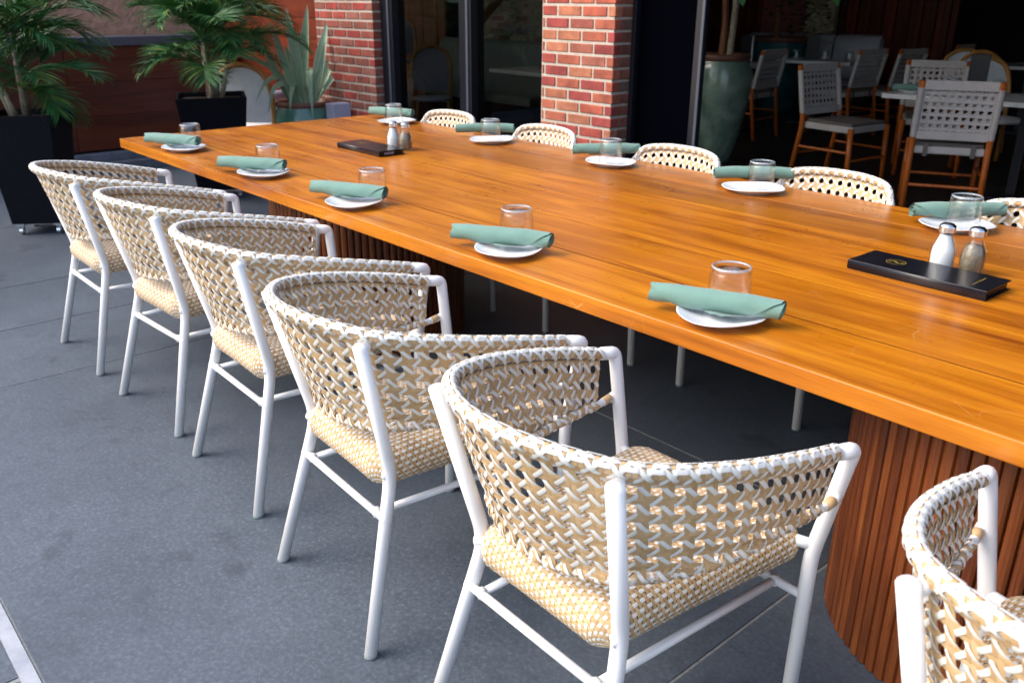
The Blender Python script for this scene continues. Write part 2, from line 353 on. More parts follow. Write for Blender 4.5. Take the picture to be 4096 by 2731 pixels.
# ------------------------------------------------------------------ brick builder
def brick_wall(parent, x0, x1, y, z0, z1, mat_, mortar, ret=None, course=.0677, blen=.203, end_mat=None, depth=.16, off=0.0, limit=290):
    """front faces look to -Y at y; ret = depth of a return on the +X end"""
    h = course-.0165; cache = {}; cnt = 0
    def bm_(wd, dp, m_):
        k = (round(wd, 3), round(dp, 3), m_)
        if k not in cache:
            b = MB(); b.box((0, 0, 0), (wd, dp, h)); me = b.mesh('brick', m_); cache[k] = me
        return cache[k]
    n = int((z1-z0)/course)
    for r in range(n):
        z = z0+course*(r+.5); x = x0 - (0 if r % 2 == 0 else blen/2) - off
        while x < x1-.012:
            a = max(x, x0); b = min(x+blen, x1)
            if b-a > .03 and cnt < limit:
                wd = b-a-.0165 if b < x1 or ret is None else b-a-.004
                o = put('brick', bm_(wd, .06, mat_), parent, ((a+b)/2+(0 if wd == b-a-.0165 else .003), y+.030+rng.uniform(-.0015, .0015), z))
                o.rotation_euler = (rng.uniform(-.006, .006), 0, rng.uniform(-.004, .004)); cnt += 1
                if not any(m.type == 'BEVEL' for m in o.modifiers): bev(o, .003, 1)
            x += blen
        if ret and cnt < limit:
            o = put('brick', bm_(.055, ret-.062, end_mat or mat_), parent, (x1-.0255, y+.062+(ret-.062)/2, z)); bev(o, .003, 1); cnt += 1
    mb = MB(); mb.box(((x0+x1)/2-.004, y+.006+depth/2, (z0+z1)/2), (x1-x0-.012, depth, z1-z0)); build(mb, 'mortar', mortar, parent)

col = thing('brick_column', 'red and orange brick column with cream mortar between the dark window and the black door panel', 'column')
brick_wall(col, .835, 1.432, 2.30, 0.0, 2.55, 'brick', 'mortar', ret=.20, end_mat='brickend', depth=.19, off=.07)
lw = thing('brick_wall', 'darker red brick wall beside the spiky leaved plant and the left window frame', 'wall')
brick_wall(lw, -1.90, -1.035, 2.30, 0.0, 2.30, 'brick2', 'mortar', ret=.20, end_mat='brickend', depth=.19, off=.03)

# cladding between brick and corner; low wall, cap, curb, stucco
clad = thing('cedar_cladding', 'orange brown horizontal cedar boards beside the red brick wall', 'wall')
z = .12
while z < 2.4:
    for x0, x1 in ((-3.70, -2.62), (-2.62, -1.915)):
        mb = MB(); mb.box(((x0+x1)/2, 2.335, z+.083), (x1-x0-.006, .03, .163)); build(mb, 'board', 'clad_wood', clad)
    z += .167
mb = MB(); mb.box((-2.8, 2.375, 1.2), (1.8, .04, 2.4)); build(mb, 'backing', 'int_dark', clad)
low = thing('planter_wall', 'low dark red cedar wall with a slate grey cap behind the black planters', 'wall')
z = .17
while z < 1.04:
    for y0, y1 in ((-3.2, -1.2), (-1.2, .72), (.72, 2.30)):
        mb = MB(); mb.box((-3.415, (y0+y1)/2, z+.146), (.03, y1-y0-.005, .288)); build(mb, 'board', 'panel_wood', low)
    z += .292
mb = MB(); mb.box((-3.47, -.45, .6), (.06, 5.5, .95)); build(mb, 'backing', 'int_dark', low)
mb = MB(); mb.box((-3.49, -.45, 1.085), (.26, 5.52, .075)); build(mb, 'cap', 'cap', low, bevel=.004)
mb = MB(); mb.box((-3.36, -.45, .115), (.10, 5.5, .07)); mb.box((-3.31, -.45, .04), (.22, 5.5, .079)); build(mb, 'base_rail', 'curb', low, bevel=.004)
mb = MB(); mb.box((-4.6, -.4, 1.6), (.3, 9.0, 3.2)); tag(build(mb, 'stucco_wall', 'stucco'), 'rough brown stucco wall rising behind the low cedar wall', 'wall')

# window frame with glass
win = thing('window', 'tall black framed window with two dark glass panes between the brick wall and brick column', 'window')
for nm, x, wd in (('jamb', -.955, .15), ('mullion', -.005, .13)):
    mb = MB(); mb.box((x, 2.43, 1.3), (wd, .12, 2.6)); build(mb, nm, 'black_metal', win, bevel=.003)
    mb = MB(); mb.box((x+.028, 2.366, 1.3), (.022, .007, 2.6)); build(mb, 'trim_strip', 'steel_edge', win)
mb = MB(); mb.box((.80, 2.45, 1.3), (.06, .08, 2.6)); build(mb, 'jamb', 'black_metal', win)
for x in (-.475, .415):
    mb = MB(); mb.box((x, 2.43, .05), (.81 if x < 0 else .71, .10, .10)); build(mb, 'sill', 'black_metal', win)
mb = MB(); mb.box((-.08, 2.43, 2.65), (1.9, .13, .10)); build(mb, 'head', 'black_metal', win)
for x0, x1 in ((-.88, -.07), (.06, .77)):
    mb = MB(); mb.add([(x0, 2.43, .1), (x1, 2.43, .1), (x1, 2.43, 2.6), (x0, 2.43, 2.6)], [(0, 1, 2, 3)]); build(mb, 'pane', 'window', win)
dp = thing('door_panel', 'wide black steel door panel with a grey edge beside the brick column', 'door')
mb = MB(); mb.box((1.66, 2.50, 1.35), (.42, .05, 2.7)); build(mb, 'panel', 'black_panel', dp, bevel=.002)
mb = MB(); mb.box((1.905, 2.465, 1.35), (.06, .03, 2.7)); build(mb, 'stile', 'black_metal', dp, bevel=.002)
mb = MB(); mb.box((1.452, 2.48, 1.35), (.03, .08, 2.7)); build(mb, 'stile', 'black_metal', dp)
mb = MB(); mb.box((1.926, 2.445, 1.35), (.016, .008, 2.7)); build(mb, 'trim_strip', 'steel_edge', dp)

# interior shell
sh = put('restaurant_shell', None, kind='structure')
def shell(nm, c, size, m_):
    mb = MB(); mb.box(c, size); build(mb, nm, m_, sh, kind='structure')
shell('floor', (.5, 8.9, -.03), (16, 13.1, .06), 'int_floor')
shell('ceiling', (.5, 8.6, 3.42), (16, 12.6, .1), 'int_dark')  # unseen, raised to leave an open gap that brightens the room
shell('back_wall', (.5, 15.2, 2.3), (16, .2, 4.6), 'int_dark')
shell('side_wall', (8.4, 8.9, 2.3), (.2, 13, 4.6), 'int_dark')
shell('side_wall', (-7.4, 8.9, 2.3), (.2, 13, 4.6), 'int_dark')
shell('lintel', (1.0, 2.55, 2.80), (14.8, .3, .3), 'black_metal')  # facade left open above, shaped to let sky light inside
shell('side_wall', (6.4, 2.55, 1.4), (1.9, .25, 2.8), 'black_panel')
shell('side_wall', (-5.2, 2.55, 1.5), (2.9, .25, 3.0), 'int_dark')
# panelling and brick behind the left window
pn = thing('wood_panelling', 'brown vertical wood panelling seen through the left window pane', 'wall')
for k in range(18):
    x = -7.2+k*.155
    mb = MB(); mb.box((x, 5.62+.006*(k % 2), 1.4), (.149, .03, 2.8)); build(mb, 'board', 'pane_wood', pn)
pb = thing('interior_brick_wall', 'pale buff brick wall above the green banquette inside the right window pane', 'wall')
brick_wall(pb, -4.45, -2.3, 5.90, 0.95, 2.30, 'brick3', 'mortar2', course=.075, blen=.22, depth=.1)
mb = MB(); mb.box((-3.375, 5.96, .47), (2.15, .1, .94)); build(mb, 'wall', 'mortar2', pb)
# banquette with channels
bq = thing('banquette', 'sage green channel tufted banquette inside the right window pane', 'bench')
mb = MB(); xs_ = np.arange(-4.3, -2.25, .0125)
prof = [(5.62, .97), (5.50, .985), (5.42, .97), (5.385, .92), (5.37, .6), (5.35, .45), (5.10, .44), (5.06, .40), (5.06, .34)]
vs = []; n_ = len(prof)
for i, x in enumerate(xs_):
    dd = .012*(i % 4 in (1, 2)) + .006*(i % 4 in (0, 3))
    for (y, z_) in prof: vs.append((x, y-dd, z_+dd*.4))
mb.add(vs, [(i*n_+k, (i+1)*n_+k, (i+1)*n_+k+1, i*n_+k+1) for i in range(len(xs_)-1) for k in range(n_-1)])
build(mb, 'upholstery', 'banquette', bq, smooth=True)
mb = MB(); mb.box((-3.28, 5.38, .17), (2.0, .5, .33)); build(mb, 'plinth', 'int_dark', bq)
# pale brick, red slats, pink wall deep inside
rs = thing('slatted_wall', 'dark red vertical timber slats deep inside behind the tall glazed pot', 'wall')
for k in range(14):
    x = -5.35+k*.1
    mb = MB(); mb.box((x, 11.9+.02*(k % 2), 1.5), (.085, .05, 3.0)); build(mb, 'slat', 'int_wood', rs)
rs2 = thing('slatted_wall', 'dark vertical timber slats right of the pale brick deep inside', 'wall')
for k in range(18):
    x = -2.52+k*.1
    mb = MB(); mb.box((x, 11.9+.02*(k % 2), 1.5), (.085, .05, 3.0)); build(mb, 'slat', 'int_wood', rs2)
mb = MB(); mb.box((-3.6, 11.95, 1.5), (1.2, .06, 3.0)); tag(build(mb, 'mural_panel', 'pink'), 'dusty pink painted wall panel behind the teal pot', 'wall')
bb = thing('interior_brick_pier', 'pale buff brick pier deep inside above the grey booth', 'wall')
brick_wall(bb, -3.12, -2.60, 11.80, 0.6, 2.4, 'brick3', 'mortar2', course=.095, blen=.26, depth=.1)

# ------------------------------------------------------------------ the table
tb = thing('dining_table', 'long varnished orange wood table laid with green napkins', 'table', (0, 0, 0))
TL = 6.0; seams = [0, .267, .545, .820, 1.095, 1.357, 1.625]; TH = .048; TZ = .75
for a, b in zip(seams[:-1], seams[1:]):
    mb = MB(); x0, x1, y0, y1 = 0, TL, a+(.0021 if a > 0 else 0), b-(.0021 if b < 1.6 else 0)
    mb.box(((x0+x1)/2, (y0+y1)/2, TZ-TH/2), (x1-x0, y1-y0, TH)); o = build(mb, 'plank', 'table_wood', tb, bevel=(.0 if 0 < a < 1.3 else .003))
for y in seams[1:-1]:
    mb = MB(); mb.box((TL/2, y, TZ-.0036), (TL-.004, .0041, .005)); build(mb, 'seam_filler', 'seam', tb)
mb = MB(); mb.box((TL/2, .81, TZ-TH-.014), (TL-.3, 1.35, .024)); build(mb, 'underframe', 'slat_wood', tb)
def superell(n_, a, b, e):
    th = np.linspace(0, 2*PI, 2000, endpoint=False)
    x = a*np.sign(np.cos(th))*np.abs(np.cos(th))**(2/e); y = b*np.sign(np.sin(th))*np.abs(np.sin(th))**(2/e)
    L = np.concatenate([[0], np.cumsum(np.hypot(np.diff(np.append(x, x[0])), np.diff(np.append(y, y[0]))))])
    q = np.linspace(0, L[-1], n_, endpoint=False); return np.interp(q, L, np.append(x, x[0])), np.interp(q, L, np.append(y, y[0]))
PY = .55
for cx in (1.555, 4.435):
    px, py = superell(94, .425, .425, 2.0)
    hs = TZ-TH-.03
    core = MB(); N = 94
    cv = [(cx+px[k]*.975, PY+py[k]*.978, zz) for zz in (.004, hs) for k in range(N)]
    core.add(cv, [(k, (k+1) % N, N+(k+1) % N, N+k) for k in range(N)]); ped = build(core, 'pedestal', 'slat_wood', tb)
    per = math.hypot(px[1]-px[0], py[1]-py[0])
    prof = [(-.5, -.35), (-.5, .05), (-.40, .36), (-.15, .50), (.15, .50), (.40, .36), (.5, .05), (.5, -.35)]
    sb = MB(); wd = per*.965
    vs = [(p[0]*wd, p[1]*.022, zz) for zz in (0, hs-.006) for p in prof]; n_ = len(prof)
    sb.add(vs, [(k, k+1, n_+k+1, n_+k) for k in range(n_-1)]+[tuple(range(n_, 2*n_)), tuple(range(n_))[::-1]])
    sme = sb.mesh('slat', 'slat_wood', False)
    for k in range(N):
        k2 = (k+1) % N; tx, ty = px[k2]-px[k-1], py[k2]-py[k-1]
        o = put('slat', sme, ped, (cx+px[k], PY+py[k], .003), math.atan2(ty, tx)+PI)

# ------------------------------------------------------------------ woven armchair
def V3(*a): return np.array(a, float)
TOPC = [(.297, .269, .682), (.308, .087, .728), (.293, -.105, .770), (.236, -.250, .796), (.122, -.335, .814), (0, -.362, .819)]
BOTC = [(.294, .240, .574), (.286, .105, .571), (.268, -.055, .562), (.195, -.195, .550), (.100, -.252, .540), (0, -.268, .535)]
def sym(P): return np.array(P + [(-a, b, c) for a, b, c in P[::-1][1:]], float)
RT, RB = .0130, .0100
cell = .0405; A_ = .0006; OFFV = .018; q = .139
def set_rails(TC, BC):
    global TOPF, BOTF, _L, _T, TOTAL, U0, U1, ncol, cell_u
    TOPF = cr(sym(TC), 24); BOTF = cr(sym(BC), 24)
    _L = np.concatenate([[0], np.cumsum(np.linalg.norm(np.diff(TOPF, axis=0), axis=1))]); TOTAL = _L[-1]
    _T = np.gradient(TOPF, _L, axis=0); U0, U1 = .056, TOTAL-.056
    ncol = int(round((U1-U0)/cell)); cell_u = (U1-U0)/ncol
def interp3(A, u): return np.stack([np.interp(u, _L, A[:, k]) for k in range(3)], -1)
def surf(u, v, h):
    u = np.asarray(u, float); v = np.asarray(v, float); h = np.asarray(h, float)
    T = interp3(TOPF, u); B = interp3(BOTF, u); tg = interp3(_T, u); tg /= np.linalg.norm(tg, axis=-1, keepdims=True)
    D = B-T; H = np.linalg.norm(D, axis=-1); D = D/H[..., None]
    n = np.cross(D, tg); n /= np.linalg.norm(n, axis=-1, keepdims=True)
    ctr = T.copy(); ctr[..., 2] = 0; s_ = np.sign((n*ctr).sum(-1)); n = n*s_[..., None]
    v1 = np.clip(v, 0, H); f = (v1/H)[..., None]
    th = np.where(v < 0, -v/RT, 0); ph = np.where(v > H, (v-H)/RB, 0)
    nn = n*np.cos(th+ph)[..., None] + D*(np.sin(ph)-np.sin(th))[..., None]
    nn /= np.linalg.norm(nn, axis=-1, keepdims=True)
    k0 = np.clip(v1/.030, 0, 1); k1 = np.clip((H-v1)/.022, 0, 1); k0 = (1-k0)**2*(3-2*(1-k0)); k1 = (1-k1)**2*(3-2*(1-k1))
    r = (RT*k0+RB*k1)[..., None]
    bul = (np.sin(PI*v1/H)*.005)[..., None]
    return T + D*v1[..., None] + nn*(r+bul*(1-np.clip(th+ph, 0, 1))[..., None]+h[..., None])
def Hof(u): return np.linalg.norm(interp3(BOTF, u)-interp3(TOPF, u), axis=-1)
def ribbon(mb, P, Q, wd, mi):
    """P: centreline points, Q: points slightly above the surface (gives the normal)"""
    P = np.array(P); n = Q-P; n /= np.linalg.norm(n, axis=1)[:, None]+1e-12
    T = np.gradient(P, axis=0); T /= np.linalg.norm(T, axis=1)[:, None]+1e-12
    s_ = np.cross(T, n); s_ /= np.linalg.norm(s_, axis=1)[:, None]+1e-12
    vs = np.stack([P-s_*wd/2-n*.0004, P+n*.0005, P+s_*wd/2-n*.0004], 1).reshape(-1, 3)
    fs = []
    for i in range(len(P)-1):
        a = 3*i; fs += [(a, a+1, a+4, a+3), (a+1, a+2, a+5, a+4)]
    if mi == 0: mi = (0, 0, 2, 3)[rng.randint(0, 4)]
    mb.add(vs, fs, mi)
def strand(mb, u, v, h, wd, mi):
    u, v, h = map(np.array, (u, v, h)); ok = (u >= U0-.002) & (u <= U1+.002)
    H = Hof(np.clip(u, U0, U1)); ok &= v <= H+RB*5.0
    idx = np.where(ok)[0]
    if len(idx) < 3: return
    for run in np.split(idx, np.where(np.diff(idx) != 1)[0]+1):
        if len(run) < 3: continue
        uu, vv, hh = u[run], v[run], h[run]
        ribbon(mb, surf(uu, vv, hh), surf(uu, vv, hh+.004), wd, mi)
def make_weave(rows):
    wv = MB()
    for i in range(ncol+1):                       # vertical tan pairs
        for e in (-1, 1):
            u0 = U0+(i+e*q)*cell_u
            if u0 < U0 or u0 > U1: continue
            th = np.linspace(-5.4, 0, 13)[:-1]; vv = list(th*RT); hh = [0.0004]*12
            for r in range(-1, 10):
                for (dv, sg) in ((-.5, 0), (-q, 1), (0, 0), (q, -1)):
                    v_ = OFFV+(r+dv)*cell
                    if v_ > .002: vv.append(v_); hh.append(A_*sg*e*(-1 if False else 1))
            Hh = float(Hof(np.array([u0]))[0]); vv2 = [x for x in vv if x < Hh-.002]; hh = hh[:len(vv2)]
            vv2 += [Hh+k*RB for k in (0, .7, 1.4, 2.2, 3.0, 3.8, 4.8)]; hh += [.0004]*7
            strand(wv, [u0]*len(vv2), vv2, hh, .0104, 0)
        if i < ncol:                              # extra wraps closing the tubes
            for e in (-1, 1):
                u0 = U0+(i+.5+e*q)*cell_u; th = np.linspace(-5.6, .35, 13)
                strand(wv, [u0]*13, th*RT, [-.0006]*13, .0104, 0)
                Hh = float(Hof(np.array([u0]))[0]); ph = np.linspace(-.4, 5.6, 9); vv = Hh+ph*RB
                ribbon(wv, surf(np.full(9, u0), vv, np.full(9, -.0008)), surf(np.full(9, u0), vv, np.full(9, .004)), .0104, 0)
    for r in range(0, 9):                         # horizontal tan pairs
        for e in (-1, 1):
            v0 = OFFV+(r+e*q)*cell; us = []; hs_ = []
            if v0 < .001: continue
            for i in range(ncol+1):
                for (du, sg) in ((-q, 1), (0, 0), (q, -1), (.5, 0)):
                    us.append(U0+(i+du)*cell_u); hs_.append(-A_*sg*e)
            us = np.array(us); H = Hof(np.clip(us, U0, U1)); ok = (v0 < H-.003) & (us >= U0) & (us <= U1); idx = np.where(ok)[0]
            if len(idx) < 3: continue
            for run in np.split(idx, np.where(np.diff(idx) != 1)[0]+1):
                if len(run) > 2:
                    uu = us[run]; vv = np.full(len(run), v0); hh = np.array(hs_)[run]
                    ribbon(wv, surf(uu, vv, hh), surf(uu, vv, hh+.004), .0104, 0)
    for sgn in (1, -1):                           # white diagonals
        for k in range(-12, ncol+12):
            s_ = np.arange(-1.98, 9.0, 1/12.); sqw = lambda c_: np.sign(c_)*np.abs(c_)**.6      # in cells, measured down
            uu = U0+((k+.5)+sgn*s_)*cell_u; vv = OFFV+s_*cell; hh = np.where(vv < 0, .0016, -.0019*sqw(np.cos(2*PI*(s_+.5))))
            if sgn < 0: hh = np.where(vv < 0, .0024, .0019*sqw(np.cos(2*PI*(s_+.5))))
            m_ = vv < 0; vv = np.where(m_, vv*1.05, vv)
            strand(wv, uu, vv, hh, .0082, 1)
    for row, th in enumerate(rows):  # white strips running along the rail
        per = cell_u*1.0; us = np.arange(U0, U1, cell_u/8)
        phs = (us-U0)/per+row*.34; fr = phs-np.floor(phs)
        hh = np.where(fr < .22, -.0022, .0030)
        vv = np.full(len(us), -th*RT)
        ribbon(wv, surf(us, vv, hh), surf(us, vv, hh+.004), .0080, 1)
    for ue in (U0+.002, U1-.002):                 # selvage at the arm ends
        Hh = float(Hof(np.array([ue]))[0]); vv = np.linspace(0, Hh, 14); hh = .0012*np.sin(np.arange(14)*PI/1.5)
        ribbon(wv, surf(np.full(14, ue), vv, hh), surf(np.full(14, ue), vv, hh+.004), .010, 0)
    weave_me = wv.mesh('woven_backrest', ['tan', 'wstrand', 'tan2', 'tan3'], True)
    rm = MB(); rm.tube(TOPF[10:-10], .0115, 12); rail_me = rm.mesh('top_rail', 'white', True)
    return weave_me, rail_me


set_rails([(.297, .262, .676), (.308, .10, .674), (.300, -.10, .672), (.278, -.235, .680), (.240, -.292, .745), (.205, -.320, .797), (.120, -.350, .815), (0, -.362, .819)],
          [(.294, .240, .574), (.286, .105, .571), (.268, -.055, .562), (.235, -.165, .555), (.195, -.205, .550), (.160, -.225, .546), (.085, -.255, .540), (0, -.268, .535)])
weave_far, rail_far = make_weave((.75, 1.4, 2.05, 2.7))
set_rails(TOPC, BOTC)
weave_me, rail_me = make_weave((.85, 1.5, 2.15))

# woven seat: strands laid over a rounded cushion
SR, SZ = .050, .487
def seat_half(b): return np.interp(b, [-.26, .29], [.182, .232])
def seatpt(a, b, h):
    a = np.asarray(a, float); b = np.asarray(b, float)
    y0, y1 = -.205, .245; cb = np.clip(b, y0, y1)
    hx = np.interp(cb, [-.24, .28], [.140, .190])
    ca = np.clip(a, -hx, hx)
    # rounded core corners
    da = a-ca; db = b-cb; L = np.hypot(da, db); ph = np.clip(L/SR, 0, 2.75)
    ux = np.where(L > 1e-9, da/np.maximum(L, 1e-9), 0); uy = np.where(L > 1e-9, db/np.maximum(L, 1e-9), 0)
    dome = .014*(1-(ca/.2)**2)*(1-((cb-.02)/.26)**2)
    sh_ = .012*(np.abs(ux*uy))*np.sin(ph)
    n = np.stack([ux*np.sin(ph), uy*np.sin(ph), np.cos(ph)], -1)
    p = np.stack([ca, cb, SZ-SR+dome], -1) + n*(SR-sh_+h)[..., None]
    return p, n
sw = MB(); pa, pb_ = .0092, .0142
amax, bmax = .19+SR*2.7, .26+SR*2.7
def seat_rib(A, B, h, wd, mi):
    p, n = seatpt(A, B, h)
    cb = np.clip(B, -.205, .245); hx = np.interp(cb, [-.24, .28], [.140, .190]); ca = np.clip(A, -hx, hx)
    ok = np.hypot(A-ca, B-cb)/SR < 2.6
    idx = np.where(ok)[0]
    if len(idx) > 3: ribbon(sw, p[idx], p[idx]+n[idx]*.004, wd, mi)
jj = 0
for b in np.arange(-bmax+.02, bmax, pa):
    a = np.arange(-amax, amax, pb_/2); k = np.round(a/(pb_/2)).astype(int)
    h = np.where(k % 2 == 0, .0011*np.where((k//2+jj) % 2 == 0, 1, -1), 0.0004)
    seat_rib(a, np.full(len(a), b), h, pa*.90, 0); jj += 1
jj = 0; bl = np.arange(-bmax+.02, bmax, pa)
for k in range(int(-amax/pb_), int(amax/pb_)+1):
    h = np.array([.0011*(-1 if (k+i) % 2 == 0 else 1) for i in range(len(bl))])
    seat_rib(np.full(len(bl), k*pb_), bl, h, .0072, 1)
seat_me = sw.mesh('woven_seat', ['tan', 'wstrand', 'tan2', 'tan3'], True)
ci = MB(); na, nb = 40, 44
AA, BB = np.meshgrid(np.linspace(-amax, amax, na), np.linspace(-bmax, bmax, nb)); p, n = seatpt(AA.ravel(), BB.ravel(), np.full(na*nb, -.003))
ci.add(p, [(j*na+i, j*na+i+1, (j+1)*na+i+1, (j+1)*na+i) for j in range(nb-1) for i in range(na-1)])
ci.add([(-.14, -.2, .40), (.14, -.2, .40), (.19, .24, .40), (-.19, .24, .40)], [(0, 1, 2, 3)])
core_me = ci.mesh('seat_pad', 'seatcore', True)

def leg_mesh(front, s):
    mb = MB()
    if front:
        path = fillet([(s*.262, .252, .004), (s*.259, .264, .431)], .03, 6)[:1]+fillet([(s*.262, .252, .004), (s*.259, .264, .431), (s*.307, .269, .684)], .035, 6)[1:-1]+fillet([(s*.300, .268, .650), (s*.307, .269, .684), (s*.3055, .222, .694)], .012, 4)
        # join with the rail direction
    else:
        path = fillet([(s*.243, -.326, .004), (s*.190, -.215, .437), (s*.232, -.297, .786)], .05, 6)
    mb.tube(path, .0158, 14); return mb.mesh('leg', 'white', True)
LEGS = [leg_mesh(f, s) for f in (True, False) for s in (-1, 1)]
rm = MB(); rm.tube(BOTF[2:-2], .009, 10)
for s in (-1, 1): rm.tube([(s*.294, .238, .574), (s*.296, .262, .582)], .010, 10)
lrail_me = rm.mesh('lower_rail', 'white', True)
brk = []
for s in (-1, 1):
    for nm_, a_, b_, r_ in (('seat_bracket', (s*.2, -.235, .437), (s*.17, -.215, .440), .010), ('seat_bracket', (s*.259, .262, .452), (s*.205, .245, .452), .0125), ('rail_bracket', (s*.228, -.290, .770), (s*.214, -.268, .784), .012)):
        rm = MB(); rm.tube([a_, b_], r_, 10); brk.append((nm_, rm.mesh(nm_, 'white', True)))
lf_ = []
for s in (-1, 1):
    rm = MB(); rm.tube(fillet([(s*.243, -.326, .004), (s*.190, -.215, .437), (s*.226, -.288, .742)], .05, 6), .0158, 14); lf_.append(rm.mesh('leg', 'white', True))
strs = []
for path in ([(-.205, -.247, .330), (.205, -.247, .330)], [(-.261, .258, .330), (.261, .258, .330)], [(-.165, -.245, .330), (-.19, .256, .330)], [(.165, -.245, .330), (.19, .256, .330)]):
    rm = MB(); rm.tube(path, .0095, 10)
    for e in path: rm.lathe([(0.0, -.013), (.009, -.011), (.0125, 0), (.009, .011), (0, .013)], 8, c=e)
    strs.append(rm.mesh('stretcher', 'white', True))
rm = MB()
for s in (-1, 1):
    for k in range(4): rm.lathe([(.0118, -.004), (.0124, 0), (.0118, .004)], 12, c=(0, 0, 0)) if False else None
    rm.tube([(s*.2938, .222, .5735), (s*.2950, .246, .5775)], .0106, 12)
wrap_me = rm.mesh('arm_wrap', 'tan', True)
caps = []
for fx, fy in ((.262, .252), (.243, -.326)):
    for s in (-1, 1):
        rm = MB(); rm.lathe([(.0005, .0), (.0150, .0), (.0164, .002), (.0164, .007), (.0157, .008)], 14, c=(s*fx, fy, 0)); caps.append(rm.mesh('foot_cap', 'cap_grey', True))
def make_chair(label, loc, rz, group):
    t_ = thing('woven_armchair', label, 'chair', loc, rz, group)
    for kk, me in enumerate(LEGS):
        lg = put('leg', me, t_); put('foot_cap', caps[kk], lg)
    b = put('woven_backrest', weave_me, t_, kind='stuff'); put('top_rail', rail_me, b); put('lower_rail', lrail_me, b); put('arm_wrap', wrap_me, b)
    s_ = put('woven_seat', seat_me, t_, kind='stuff'); put('seat_pad', core_me, s_)
    for nm_, me in brk: put(nm_, me, t_)
    for me in strs: put('stretcher', me, t_)
    return t_
GN = 'woven armchairs along the near side of the table'; GF = 'woven armchairs along the far side of the table'
near = [((1.088, -.318), .003, 'white and tan woven armchair farthest left, nearest the black planter'),
        ((1.812, -.298), .057, 'white and tan woven armchair second from the left on the near side'),
        ((2.506, -.301), -.028, 'white and tan woven armchair third from the left on the near side'),
        ((3.249, -.369), -.052, 'white and tan woven armchair just behind the foreground one, fourth from the left'),
        ((3.970, -.387), -.028, 'large woven armchair in the foreground, seen whole from behind'),
        ((4.806, -.275), .057, 'blurred woven armchair cut off by the bottom right corner')]
ch0 = None
for (x, y), r, lab in near:
    if ch0 is None: ch0 = make_chair(lab, (x, y, 0), r, GN)
    else: dup(ch0, (x, y, 0), r, lab, GN)
far = [(.735, 'far side armchair leftmost, its pale woven top left of the second far glass'),
       (1.545, 'far side armchair whose woven top stands before the brick column'),
       (2.435, 'far side armchair whose woven top stands before the tall grey green pot'),
       (3.225, 'far side armchair whose woven top stands left of the rightmost far place setting'),
       (3.985, 'far side armchair rightmost, partly behind the last far napkin')]
for k, (x, lab) in enumerate(far):
    r_ = dup(ch0, (x, 1.352, 0), PI+(.02, -.03, .01, .03, -.02)[k], lab, GF)
    for c1 in r_.children_recursive:
        if c1.data == weave_me: c1.data = weave_far
        if c1.data == rail_me: c1.data = rail_far
        if c1.data == LEGS[2]: c1.data = lf_[0]
        if c1.data == LEGS[3]: c1.data = lf_[1]
        if c1.name.startswith('rail_bracket'): bpy.data.objects.remove(c1)

# ------------------------------------------------------------------ place settings
def plate_mesh():
    mb = MB(); seg = 48; prof = [(.0, .006), (.05, .006), (.066, .0075), (.088, .013), (.108, .0205), (.1125, .0225), (.114, .0215), (.111, .0185), (.09, .0105), (.070, .0045), (.068, .0005), (.062, .0), (.058, .002), (0, .002)]
    vs = []
    for r, z_ in prof:
        for k in range(seg):
            th = 2*PI*k/seg; w_ = 1+.045*(r/.114)**2*math.cos(2*th+.6)+.025*(r/.114)**3*math.cos(3*th)
            vs.append((r*w_*1.03*math.cos(th), r*w_*.96*math.sin(th), z_+.0025*(r/.114)**3*math.cos(3*th+1)))
    mb.add(vs, [(i*seg+k, i*seg+(k+1) % seg, (i+1)*seg+(k+1) % seg, (i+1)*seg+k) for i in range(len(prof)-1) for k in range(seg)])
    return mb.mesh('plate', 'porcelain', True)
def napkin_mesh(seed):
    rg = np.random.RandomState(seed); mb = MB(); nx, nt_ = 36, 84; Lx = .315; ph0 = rg.uniform(0, 6)
    vs = []
    for i in range(nx+1):
        s_ = i/nx; x = (s_-.5)*Lx
        end = 2*PI*3.0-1.2+PI/2+.45+2.3*min(1, 2.0*(1-abs(2*s_-1)))
        for j in range(nt_+1):
            q_ = j/nt_; th = q_*end
            r = .004+.0212*(th/(2*PI*3.1))**.75
            r *= 1+.035*math.sin(3*th*.5+ph0+s_*9)*(q_**2)+.02*math.sin(s_*23+ph0+th)
            belly = .97+.06*math.sin(PI*s_)
            y = r*belly*1.05*math.cos(th+1.2); z_ = r*belly*1.0*math.sin(th+1.2)
            xs__ = x*(1 - .0)+ .004*math.sin(th*1.3+ph0)*(abs(s_-.5)*2)**4
            vs.append((xs__, y+.004*math.sin(PI*s_*1.5+ph0), z_-.004*(abs(s_-.5)*2)**2))
    n_ = nt_+1
    mb.add(vs, [(i*n_+j, (i+1)*n_+j, (i+1)*n_+j+1, i*n_+j+1) for i in range(nx) for j in range(nt_)])
    # tucked corner of cloth under the roll
    c = []; 
    for i in range(9):
        for j in range(5):
            a = i/8; b = j/4; c.append(((a-.45)*.13*(1-b*.75)+.02, -.012-.030*b, -.0235+.0015*math.sin(a*7)+.001*b))
    mb.add(c, [(i*5+j, (i+1)*5+j, (i+1)*5+j+1, i*5+j+1) for i in range(8) for j in range(4)])
    return mb.mesh('rolled_napkin', 'napkin', True)
